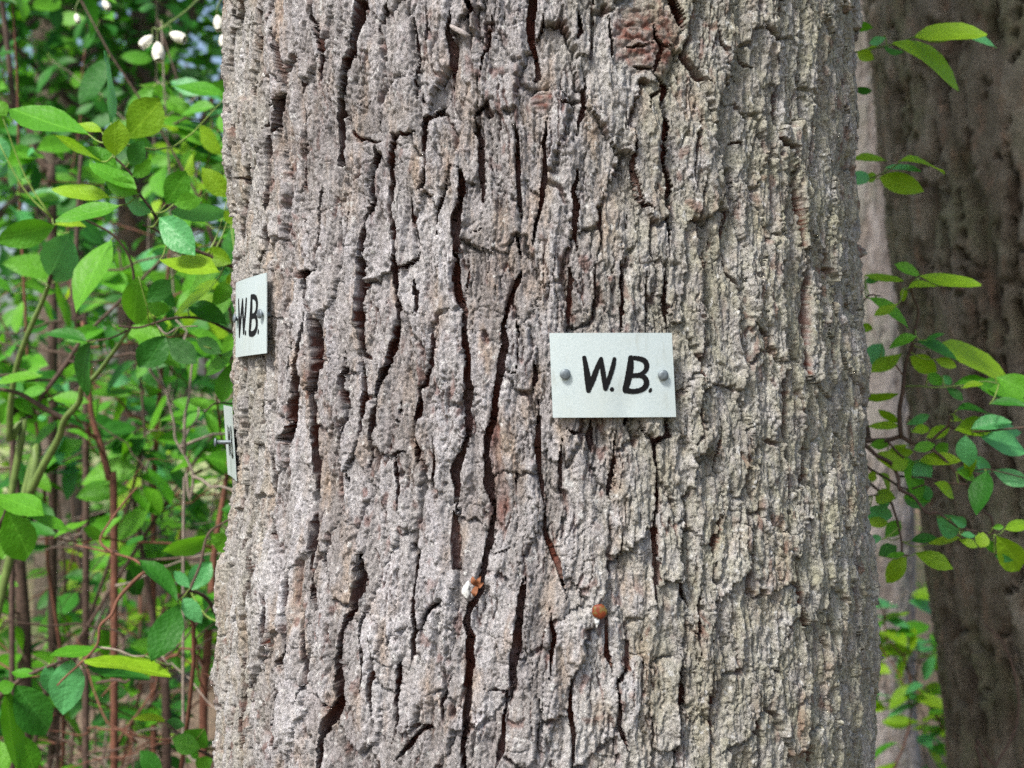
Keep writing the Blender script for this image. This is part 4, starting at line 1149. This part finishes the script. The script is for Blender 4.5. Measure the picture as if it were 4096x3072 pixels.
# traced darker stems of the thicket, each a sapling of its own
def sapling(name, label, k, pts, w, Y0, Y1, mat, seed, down=True, side=0.0):
    P = cpath(k, parse(pts), Y0, Y1); foot = P[-1].copy(); foot[2] = 0; foot[0] += side
    s = Shrub(name, label, tuple(foot), None, seed, 'sapling')
    top = P[0] + (P[0] - P[1]) * 2.0
    s.branch([top] + P + [foot * .6 + P[-1] * .4, foot - [0, 0, .03]], [pw(k, w, Y0) * .5, pw(k, w, Y0), pw(k, w, Y1) * 1.1], mat, 7, 0, 'stem')
    Q = s.pts[0]
    for i in range(5):
        p = Q[s.r.integers(2, len(Q) - 6)]; d = s.r.normal(size=3) * [.18, .12, .08] + [0, 0, .06]
        s.branch([p, p + d * .5 + s.r.normal(size=3) * .015, p + d], [0.0025, 0.0009], mat, 5, 0.004)
    for i in range(24):
        q = s.pts[1 + s.r.integers(0, 5)]; p = q[s.r.integers(len(q) // 2, len(q))]; d = s.r.normal(size=3) * [1, .7, .5]; d /= np.linalg.norm(d)
        s.leaf(p, p + d * s.r.uniform(.04, .07), None, 'dgg'[s.r.integers(0, 3)], s.r.uniform(.4, 1.3))
    s.done()
sapling('slim_sapling', 'slim blackish sapling curving up through the tall dense shrub', 'L1', '50,320 90,650 180,800 220,960 290,1080 330,1400', 55, 2.4, 2.4, M_TWIG, 61)
sapling('slim_sapling', 'dark slanting sapling stem leaning down toward the long bare green stem', 'L2', '700,380 530,550 430,700 320,850 250,940 150,1120 80,1230', 34, 2.0, 2.0, M_TWIG, 62)
sapling('slim_sapling', 'straight dark sapling just behind the big drooping pale leaves', 'L2', '490,-200 480,0 460,250 490,480 540,700', 42, 2.2, 2.2, M_TWIG, 63)
sapling('red_sapling', 'reddish brown sapling stem bowed over the bare forked twigs', 'L2', '560,850 580,1050 640,1250 690,1450 720,1659', 46, 2.1, 2.1, M_TWIGRED, 64)
sapling('red_sapling', 'upright brown sapling between bowed red stem and grey hanging twig', 'L2', '1030,600 1010,900 990,1200 970,1659', 36, 2.3, 2.3, M_TWIGRED, 65)
sapling('red_sapling', 'smooth red sapling standing close behind the oak', 'L3', '1380,0 1330,300 1310,560 1280,1000 1260,1350', 52, 2.0, 2.0, M_TWIGRED, 66)
sapling('thick_sapling', 'thick shaded brown sapling rising beside the arching bush', 'L3', '110,150 120,380 140,700 150,1040', 85, 2.2, 2.2, M_TWIG, 67)
sapling('grey_sapling', 'bare grey crooked twig hanging before the brown saplings', 'L2', '1010,790 1050,900 1100,1100 1110,1200 1180,1320 1220,1430 1200,1580 1160,1659', 18, 1.8, 1.8, M_TWIGGREY, 68)
sapling('dark_sapling', 'dark forked sapling below the folded leaf of the twiggy bush', 'L3', '940,700 1000,1080 1030,1330', 55, 2.2, 2.2, M_TWIG, 69)

Bq = Shrub('dead_brush', 'tangle of thin dead grey and reddish twigs low between the saplings', gx(430, 2.0), None, 70, 'brush')
for i in range(64):
    r = Bq.r; x, y, Y = r.uniform(-60, 960), 3100 - 1500 * r.random() ** 1.5, r.uniform(1.75, 2.9); a = r.uniform(-.9, .9) + (math.pi if r.random() < .5 else 0); L = r.uniform(.12, .42)
    p = px(x, y, Y); d = np.array([math.cos(a), r.uniform(-.5, .5), math.sin(a) * .9]) * L; k = r.normal(size=3) * .035
    Bq.branch([p, p + d * .35 + k, p + d * .7 - k * .6, p + d + r.normal(size=3) * .02], [r.uniform(.0012, .0026), .0007], (M_TWIGGREY, M_TWIGRED, M_TWIG)[r.integers(0, 3)], 5, .003)
Bq.done()

# white bell blossoms
M_WHITE = simple_mat('white_petal', (0.80, 0.80, 0.70), 0.5, var=0.06, scale=80)
def bell(k, p, tilt, Y, sc=1.0):
    mb = MB(); prof = [(0, .1), (.15, .5), (.4, .85), (.7, 1.0), (.9, .85), (1.0, .62), (1.05, .75)]; ns = 10
    c = px(*crop(k, p), Y); ax = np.array([math.sin(tilt), -0.25, -math.cos(tilt)]); ax /= np.linalg.norm(ax)
    u = np.cross(ax, [0, 1, 0]); u /= np.linalg.norm(u); w = np.cross(ax, u)
    V, F = [], []
    for t, r in prof:
        for i in range(ns):
            a = 2 * math.pi * i / ns; rr = 0.0085 * sc * r * (1 + (0.12 * math.cos(5 * a) if t > .85 else 0))
            V.append(c + ax * (t - .5) * 0.025 * sc + rr * (math.cos(a) * u + math.sin(a) * w))
    for j in range(len(prof) - 1):
        for i in range(ns): F.append((j * ns + i, j * ns + (i + 1) % ns, (j + 1) * ns + (i + 1) % ns, (j + 1) * ns + i))
    mb.add(V, F); return mb, c - ax * 0.0125 * sc
host = [o for o in bpy.data.objects if o.name == 'white_flowered_shrub'][0]
hub = px(*crop('L1', (1000, 190)), 1.95)
for p, tl_, sc in (((930, 258), -0.7, 1.0), ((1000, 320), 0.15, 1.25), ((1118, 230), 1.1, 1.1), ((1380, 140), 0.2, 1.0), ((1412, 250), 0.1, .9), ((668, 28), 0.6, .7), ((487, 112), 0.3, .6)):
    mb, top = bell('L1', p, tl_, 1.95, sc); o = mb.build('blossom', M_WHITE, host, origin=host.location)
    stalk = MB(); tube(stalk, catmull([top, top + np.array([0, 0, .012]), hub if 600 < p[0] < 1200 and p[1] > 200 else top + np.array([.01, .02, .05])], 4), 0.001, 5); stalk.build('flower_stalk', M_STEMGREEN, host, origin=host.location)
stalk = MB(); tube(stalk, catmull([hub, hub + np.array([.03, .06, .05]), hub + np.array([.05, .2, .15])], 4), 0.0018, 5)
stalk.build('flower_stalk', M_STEMGREEN, host, origin=host.location)

# ------------------------------------------------------------------ trees farther off
def far_tree(name, label, base, h, r0, crown_c, crown_r, nleaf, kind, seed, size):
    T = empty(name, base); tag(T, label, 'tree', 'trees of the wood behind'); r = np.random.default_rng(seed)
    mb = MB(); P = [(0, 0, -.2), (r.normal() * .1, r.normal() * .1, h * .35), (r.normal() * .2, r.normal() * .2, h * .7), (r.normal() * .3, r.normal() * .3, h)]
    tube(mb, catmull(P, 5), [r0 * 1.3, r0, r0 * .7, r0 * .2], 9); mb.build('trunk', M_BARK2, T)
    cc = np.array(crown_c); ncl = max(8, nleaf // 45); cen = r.normal(size=(ncl, 3)); cen /= np.linalg.norm(cen, axis=1)[:, None]
    cen = cc + cen * np.array(crown_r) * r.uniform(.35, 1.0, (ncl, 1))
    mbl = MB()
    for c in cen[::3]:
        z = min(max(c[2] - 0.6, h * .25), h * .95); tube(mbl, catmull([(0, 0, z * .9), c * .5 + np.array([0, 0, z * .45]), c], 3), [r0 * .25, .01], 5)
    mbl.build('limb', M_BARK2, T)
    C = cen[r.integers(0, ncl, nleaf)] + r.normal(size=(nleaf, 3)) * np.array(crown_r) * 0.17
    C = C[C[:, 2] > 0.15]
    mb = MB(); leaf_cards(mb, C, size, r); o = mb.build('crown', M_LEAF[kind], T); o['kind'] = 'stuff'
FAR = [
    (gx(-300, 5.2), 6.5, .10, (0, 0, 3.0), (1.4, .9, 1.5), 1600, 'd', .11, 'low branched dark tree behind the tall dense shrub'),
    (gx(620, 5.8), 7.0, .09, (0, 0, 3.4), (1.2, 1.0, 1.6), 1700, 'd', .11, 'slender dark leaved tree behind the white blossoms'),
    (gx(250, 7.5), 9.0, .13, (0, 0, 4.6), (2.2, 1.4, 2.4), 2200, 'g', .13, 'mid green tree deep in the wood beyond the shrubs'),
    (gx(1000, 8.0), 9.0, .14, (0, 0, 3.6), (1.8, 1.2, 2.6), 2200, 'd', .13, 'dark tree in the wood hidden mostly by the oak'),
    (gx(-900, 9.0), 9.0, .14, (0, 0, 4.0), (2.4, 1.5, 2.8), 2000, 'g', .14, 'green tree at the side of the small clearing'),
    (gx(700, 26), 14.0, .22, (0, 0, 5.0), (5.5, 3.0, 4.8), 2600, 'g', .36, 'round green tree across the small clearing'),
    (gx(-400, 28), 14.0, .22, (0, 0, 5.0), (6.5, 3.0, 4.8), 2600, 'd', .36, 'broad dark tree across the small clearing'),
    (gx(2100, 24), 13.0, .22, (0, 0, 5.0), (5.5, 3.0, 5.0), 2200, 'd', .36, 'dark wide tree standing straight behind the oak'),
    (gx(4300, 11), 10.0, .16, (0, 0, 3.8), (2.6, 1.6, 3.4), 2200, 'g', .15, 'green tree behind the dark mossy trunk'),
    (gx(3700, 15), 11.0, .16, (0, 0, 3.8), (3.2, 1.6, 3.6), 2200, 'd', .2, 'dark green tree seen through the gap beside the pale trunk'),
    (gx(250, 9.5), 2.2, .03, (0, 0, .75), (1.0, .6, .7), 700, 'g', .10, 'low rounded bush at the near rim of the small clearing'),
    (gx(-120, 11.5), 2.4, .03, (0, 0, .9), (1.0, .6, .8), 600, 'y', .10, 'low yellowish bush at the rim of the small clearing'),
    (gx(620, 12.5), 2.6, .03, (0, 0, .9), (1.2, .6, .9), 700, 'd', .11, 'low dark bush at the rim of the small clearing'),
]
for i, (b, h, r0, cc, cr, nl, kd, sz, lb) in enumerate(FAR):
    far_tree('wood_tree', lb, b, h, r0, cc, cr, nl, kd, 400 + i, sz)

# ------------------------------------------------------------------ tin tags
def tin_mat():
    m, n, l, b = new_mat('painted_tin')
    tc = N(n, 'ShaderNodeTexCoord').outputs['Object']
    f = noise_n(n, l, tc, 900, 4, 0.7); g = noise_n(n, l, tc, 25, 3)
    c = ramp(n, l, f, [(0.3, (0.46, 0.55, 0.56)), (0.7, (0.62, 0.71, 0.72))])
    c = mix(n, l, ramp(n, l, g, [(0.5, (0, 0, 0)), (0.75, (0.35,) * 3)]), c, (0.50, 0.54, 0.48))
    sm = noise_n(n, l, mapping(n, l, tc, (1, 1, 0.25), (4, 1, 2)), 90, 4, 0.7)
    c = mix(n, l, ramp(n, l, sm, [(0.56, (0, 0, 0)), (0.74, (0.5,) * 3)]), c, (0.36, 0.38, 0.33))
    l.new(c, b.inputs['Base Color']); b.inputs['Roughness'].default_value = 0.42; b.inputs['Metallic'].default_value = 0.25
    l.new(bump(n, l, f, 0.15, 0.0005), b.inputs['Normal']); return m
M_TIN = tin_mat()
M_INK = simple_mat('black_paint', (0.006, 0.006, 0.007), 0.7, var=0.3, scale=400, spec=0.15)
M_NAIL = simple_mat('galvanised_nail', (0.15, 0.18, 0.20), 0.5, metal=0.45, var=0.35, scale=500, bstr=0.3, bdist=0.0005)
M_RUST = None
SW, SH = 1040.0, 716.0                                             # the tag in drawing units
W_STROKES = [[(395, 318, 13), (412, 410, 17), (425, 500, 20), (432, 598, 15)], [(432, 598, 14), (470, 500, 18), (510, 390, 15), (535, 328, 11)],
             [(537, 328, 12), (553, 440, 16), (575, 580, 15)], [(575, 582, 14), (608, 490, 15), (636, 400, 15), (650, 330, 12)]]
B_STROKES = [[(790, 320, 16), (785, 400, 22), (768, 500, 22), (745, 590, 19)], [(785, 320, 12), (850, 326, 15), (905, 345, 17), (926, 385, 17), (915, 430, 15), (870, 462, 13), (800, 472, 14)],
             [(800, 474, 13), (880, 474, 15), (918, 505, 17), (922, 550, 18), (890, 588, 17), (820, 606, 16), (745, 598, 17)]]
def stroke(mb, pts, fn, lift):
    P = np.array(pts, float); Q = catmull(P, 6); V, F = [], []
    n = len(Q); T = np.gradient(Q[:, :2], axis=0); T /= np.linalg.norm(T, axis=1)[:, None] + 1e-9
    rr = Q[:, 2] * 1.38
    rows = []
    for s, sg in ((0, -1), (n - 1, 1)):
        cap = []
        for a in (0.95, 0.75, 0.4):
            cap.append((Q[s, :2] + sg * T[s] * rr[s] * a, rr[s] * math.sqrt(1 - a * a), T[s]))
        rows.append(cap if s == 0 else cap[::-1])
    allr = rows[0] + [(Q[i, :2], rr[i] * (1 + 0.05 * math.sin(i * 2.3)), T[i]) for i in range(n)] + rows[1]
    for c, w, t in allr:
        nrm = np.array([-t[1], t[0]])
        V += [fn(*(c + nrm * w), lift), fn(*(c - nrm * w), lift)]
    for i in range(len(allr) - 1): F.append((2 * i, 2 * i + 1, 2 * i + 3, 2 * i + 2))
    mb.add(V, F)
def blot(mb, x, y, rx, ry, tilt, fn, lift):
    V = [fn(x, y, lift)]
    for i in range(16):
        a = 2 * math.pi * i / 16; u, v = rx * math.cos(a) * (1 + .06 * math.sin(3 * a)), ry * math.sin(a)
        V.append(fn(x + u * math.cos(tilt) - v * math.sin(tilt), y + u * math.sin(tilt) + v * math.cos(tilt), lift))
    mb.add(V, [], [(0, 1 + i, 1 + (i + 1) % 16) for i in range(16)])
def nail(parent, fn, x, y, proud, rad, mat, into=0.02):
    c0 = np.array(fn(x, y, -into)); c1 = np.array(fn(x, y, proud)); ax = c1 - c0; ax /= np.linalg.norm(ax)
    u = np.cross(ax, [0.1, 0.2, 1]); u /= np.linalg.norm(u); w = np.cross(ax, u); org = np.array(parent.location)
    e = empty('nail', (0, 0, 0)); e.parent = parent
    mb = MB(); tube(mb, [c0, (c0 + c1) / 2, c1 - ax * .0006], rad * .48, 10); mb.build('shank', mat, e, origin=org)
    mb = MB(); V, F = [], []; ns = 20
    prof = [(0.9, -.0009), (1.0, -.0006), (1.0, 0), (.9, .0005), (.55, .0009)]
    for r_, h_ in prof:
        for i in range(ns):
            a = 2 * math.pi * i / ns; k = 1 + .03 * math.sin(3 * a + 1); V.append(c1 + ax * h_ + rad * r_ * k * (math.cos(a) * u + math.sin(a) * w))
    for j in range(len(prof) - 1):
        for i in range(ns): F.append((j * ns + i, j * ns + (i + 1) % ns, (j + 1) * ns + (i + 1) % ns, (j + 1) * ns + i))
    V += [c1 + ax * .001, c1 - ax * .0009]; T = []
    for i in range(ns):
        T.append((len(V) - 2, (len(prof) - 1) * ns + i, (len(prof) - 1) * ns + (i + 1) % ns)); T.append((len(V) - 1, (i + 1) % ns, i))
    mb.add(V, F, T); mb.build('head', mat, e, origin=org)
def tin_tag(label, fn, nails, proud=0.0022, nu=60, nv=24, lsc=1.0, lsh=0.0):
    sc = lambda x, y: (640 + lsh + (x - 640) * lsc, 466 + (y - 466) * lsc)
    SX = lambda st: [(*sc(x, y), w * lsc) for x, y, w in st]
    c = np.array(fn(640, 466, 0)); S = empty('tin_tag', tuple(c)); tag(S, label, 'tag', 'lettered tin tags on the oak')
    mb = MB(); us = np.linspace(118, 1163, nu); vs_ = np.linspace(109, 826, nv)
    V = [fn(u, v, 0) for v in vs_ for u in us] + [fn(u, v, -.0007) for v in vs_ for u in us]; n = nu * nv; Q = []
    for j in range(nv - 1):
        for i in range(nu - 1):
            a = j * nu + i; Q.append((a, a + nu, a + nu + 1, a + 1)); Q.append((n + a, n + a + 1, n + a + nu + 1, n + a + nu))
    ring0 = 0; ring = [i for i in range(nu)] + [j * nu + nu - 1 for j in range(1, nv)] + [(nv - 1) * nu + i for i in range(nu - 2, -1, -1)] + [j * nu for j in range(nv - 2, 0, -1)]
    for a, b in zip(ring, ring[1:] + ring[:1]): pass
    mb.add(V, Q)
    for a, b in zip(ring, ring[1:] + ring[:1]): mb.add([V[a], V[b], V[n + b], V[n + a]], [(0, 1, 2, 3)])
    mb.build('sheet', M_TIN, S, origin=c)
    mb = MB()
    for k, s in enumerate(W_STROKES): stroke(mb, SX(s), fn, .00022 + .00004 * k)
    mb.build('letter', M_INK, S, origin=c); mb = MB()
    for k, s in enumerate(B_STROKES): stroke(mb, SX(s), fn, .00022 + .00004 * k)
    mb.build('letter', M_INK, S, origin=c)
    for a in ((630, 588, 19, 20, 0), (958, 598, 14, 22, .5)):
        mb = MB(); blot(mb, *sc(a[0], a[1]), a[2] * lsc, a[3] * lsc, a[4], fn, .00024); mb.build('full_stop', M_INK, S, origin=c)
    for (x, y) in nails: nail(S, fn, x, y, proud, 0.0040, M_NAIL)
    return S
# tag facing the path: its four corners, on a plane tangent to the trunk
th_c, z_c = pix_to_surf(2452, 1500)
def plane_pt(x, y, R_off, bend, lift):
    nrm = np.array([math.sin(th_c), -math.cos(th_c), 0.0]); tan = np.array([math.cos(th_c), math.sin(th_c), 0.0])
    p0 = np.array([TX + float(trunk_off(np.array(z_c))), TY, z_c]) + nrm * (float(trunk_R(np.array(z_c))) + R_off)
    d = np.array([(x - CX) / FPX, 1.0, -(y - CY) / FPX]); o = np.array([0, 0, CAMZ])
    t = ((p0 - o) @ nrm) / (d @ nrm); P = o + d * t
    s = (P - p0) @ tan
    return P + nrm * (lift - bend * s * s)
CRN = [(2199.6, 1332), (2691, 1331), (2708, 1668), (2214, 1671)]
def fn_front(x, y, lift):
    u, v = (x - 118) / 1045.0, (y - 109) / 717.0
    # the drawing already carries the tag's slight skew: take the slant out of it first
    u = (x - (105 + 30 * v)) / (1040 + 7 * v)
    u = min(max(u, 0), 1) if (x <= 118 or x >= 1163) else u
    if x <= 118.0001: u = 0.0
    if x >= 1162.9999: u = 1.0
    a = np.array(CRN[0]) * (1 - u) + np.array(CRN[1]) * u; b = np.array(CRN[3]) * (1 - u) + np.array(CRN[2]) * u
    p = a * (1 - v) + b * v
    crease = 0.0012 * math.exp(-((u - 0.59) / 0.10) ** 2) * sstep(0.3, 1.0, np.array(v))
    wave = 0.0009 * math.sin(3.1 * u + 1.0) * (1 - v)
    return tuple(plane_pt(p[0], p[1], 0.0085, 1.1, lift + wave - float(crease)))
def fn_front_sheet(x, y, lift): return fn_front(x, y, lift)
tin_tag('pale tin tag lettered W.B. facing the path, flat with two nail heads', fn_front, [(234, 460), (1066, 472)])
# tag wrapped round the flank
thR, zR = pix_to_surf(1066, 1256, 0.010)
def fn_curl(x, y, lift):
    u = (x - 640) / 1045.0; v = (y - 467) / 717.0
    s = (u - 0.5) * 0.092; zz = zR - v * 0.066 + 0.002 * u
    th = thR + s / (R0 + 0.009)
    rr = 0.0060 + lift + 0.004 * (u + .5) ** 3
    p = trunk_pt(np.array(th), np.array(zz), rr); return tuple(p)
tin_tag('curled tin tag lettered W.B. wrapped round the edge of the oak', fn_curl, [(1066, 472), (234, 460)], 0.0032, lsc=1.2, lsh=-75)
# tag standing off on its long nail
_n0 = px(939, 1776, 1.10); ray = _n0 - np.array([0, 0, CAMZ]); ray[2] = 0; ray /= np.linalg.norm(ray)
an = math.radians(5.0); tdir = np.array([ray[0] * math.cos(an) - ray[1] * math.sin(an), ray[0] * math.sin(an) + ray[1] * math.cos(an), 0])
nout = np.array([-tdir[1], tdir[0], 0])
def fn_edge(x, y, lift):
    u = (x - 640) / 1045.0; v = (y - 467) / 717.0
    p = _n0 + tdir * (0.5 - u) * 0.088 + np.array([0.0, 0, -v * 0.066]) + np.array([v * 0.0042, 0, 0]) + nout * (lift + 0.0035 * (u * u))
    return tuple(p)
tin_tag('tin tag seen edge-on, standing off the oak on a long bright nail', fn_edge, [(640, 470)], 0.014)

# old rusty nail with its white resin drip
def rust_mat():
    m, n, l, b = new_mat('rusty_nail_head'); tc = N(n, 'ShaderNodeTexCoord').outputs['Object']
    f = noise_n(n, l, tc, 230, 3, 0.6)
    l.new(ramp(n, l, f, [(0.42, (0.15, 0.022, 0.004)), (0.50, (0.17, 0.045, 0.006)), (0.54, (0.12, 0.075, 0.015)), (0.7, (0.16, 0.115, 0.028))]), b.inputs['Base Color'])
    b.inputs['Roughness'].default_value = 0.6; l.new(bump(n, l, f, 0.6, 0.001), b.inputs['Normal']); return m
M_RUST = rust_mat(); M_RESIN = simple_mat('white_resin', (0.62, 0.64, 0.63), 0.5, var=0.2, scale=300, bstr=0.4, bdist=0.001)
def surf_fn(x0, y0):
    th, z = pix_to_surf(x0, y0)
    j = int(np.argmin(abs(OAK[1] - z))); i = int(np.argmin(abs(OAK[0] - th)))
    hh = float(np.max(OAK[2][j - 4:j + 5, i - 4:i + 5]))
    def f(x, y, lift):
        p = trunk_pt(np.array(th + x / R0), np.array(z - y), hh + lift); return tuple(p)
    return f
f = surf_fn(2392, 2439); T = empty('rusty_nail', f(0, 0, 0)); tag(T, 'large rusty orange nail head in the bark below the front tag', 'nail')
mb = MB(); V, F = [], []; ns = 28; prof = [(.92, -.001), (1.0, .0), (1.0, .0008), (.93, .0016), (.7, .0023), (.35, .0027)]
for r_, h_ in prof:
    for i in range(ns):
        a = 2 * math.pi * i / ns; k = 0.0054 * r_ * (1 + .035 * math.sin(2 * a) + .03 * math.sin(5 * a + 1)); V.append(f(k * math.cos(a), k * math.sin(a), h_ + .0015))
for j in range(len(prof) - 1):
    for i in range(ns): F.append((j * ns + i, (j + 1) * ns + i, (j + 1) * ns + (i + 1) % ns, j * ns + (i + 1) % ns))
V.append(f(0, 0, .0043)); mb.add(V, F, [(len(V) - 1, (len(prof) - 1) * ns + (i + 1) % ns, (len(prof) - 1) * ns + i) for i in range(ns)])
mb.build('head', M_RUST, T, origin=T.location)
mb = MB(); tube(mb, [f(0, 0, -.015), f(0, 0, -.005), f(0, 0, .0016)], .0022, 8); mb.build('shank', M_RUST, T, origin=T.location)
def lump(name, mat, parent, f, cx, cy, rx, ry, hh, seed, drop=False):
    r = np.random.default_rng(seed); mb = MB(); V, F = [], []; ns, nr = 18, 5
    for j in range(nr):
        q = (j + 1) / nr
        for i in range(ns):
            a = 2 * math.pi * i / ns; k = 1 + .18 * math.sin(3 * a + seed) + .12 * math.sin(7 * a)
            x = rx * q * k * math.cos(a); y = ry * q * k * math.sin(a)
            if drop and y > 0: x *= 1 - .85 * (y / ry / 1.3)
            V.append(f(cx + x, cy + y, hh * (1 - q * q) - .003 * (j == nr - 1) + .0004 * r.normal()))
    for j in range(nr - 1):
        for i in range(ns): F.append((j * ns + i, j * ns + (i + 1) % ns, (j + 1) * ns + (i + 1) % ns, (j + 1) * ns + i))
    V.append(f(cx, cy, hh)); mb.add(V, F, [(len(V) - 1, (i + 1) % ns, i) for i in range(ns)]); return mb.build(name, mat, parent, origin=parent.location if parent else (0, 0, 0))
lump('resin_drip', M_RESIN, T, f, -.0015, .0080, .0024, .0046, .0018, 3, True)
# small debris caught in the bark
f = surf_fn(*crop(5, (1525, 560))); T = empty('silk_cocoon', f(0, 0, 0)); tag(T, 'small white papery cocoon stuck to the bark beside a curled brown leaf scrap', 'cocoon')
lump('body', M_RESIN, T, f, 0, 0, .0032, .0062, .0022, 5)
f = surf_fn(*crop(5, (1595, 530))); T = empty('leaf_scrap', f(0, 0, 0)); tag(T, 'curled dry brown leaf scrap caught in a bark crack', 'dead leaf')
M_DRY = simple_mat('dry_leaf', (0.20, 0.075, 0.03), 0.7, var=0.45, scale=300, bstr=0.5, bdist=0.001)
for k, (a0, ln, wd) in enumerate(((-2.0, .008, .0022), (-1.2, .008, .002), (-0.5, .006, .002), (1.7, .007, .0022))):
    mb = MB(); V, Q = [], []
    for i in range(6):
        t = i / 5
        for s in (-1, 0, 1):
            w = wd * math.sin(math.pi * (0.15 + .8 * t)); x = t * ln * math.cos(a0) - s * w * math.sin(a0); y = t * ln * math.sin(a0) + s * w * math.cos(a0)
            V.append(f(x, y, -.001 + .006 * math.sin(t * 2.6) + .0014 * abs(s) + .0006 * k))
    for i in range(5):
        for j in range(2): a = i * 3 + j; Q.append((a, a + 3, a + 4, a + 1))
    mb.add(V, Q); mb.build('blade', M_DRY, T, origin=T.location)
f = surf_fn(*crop(1, (1545, 205)))
T = empty('bark_chip', f(0, 0, 0)); tag(T, 'loose grey splinter of bark hanging across a furrow near the branch scar', 'bark chip')
mb = MB(); V, Q = [], []
for i in range(9):
    t = i / 8 - .5; c = (t * .013, t * .0092)
    for s in range(8):
        a = 2 * math.pi * s / 8; w = .0021 * (1 - (2 * t) ** 4 * .6) * (1 + .2 * math.sin(5 * t + s))
        V.append(f(c[0] + w * math.cos(a) * .6, c[1] - w * math.cos(a) * .8, .002 + w * math.sin(a) * .8 + .001 * math.sin(6 * t)))
for i in range(8):
    for s in range(8): Q.append((i * 8 + s, i * 8 + (s + 1) % 8, (i + 1) * 8 + (s + 1) % 8, (i + 1) * 8 + s))
V += [f(-.0066, -.0047, .002), f(.0066, .0047, .002)]
mb.add(V, Q, [(72, (s + 1) % 8, s) for s in range(8)] + [(73, 64 + s, 64 + (s + 1) % 8) for s in range(8)])
mb.build('splinter', simple_mat('splinter_bark', (0.33, 0.30, 0.29), 0.9, var=0.3, scale=400, bstr=0.8, bdist=0.002), T, origin=T.location)
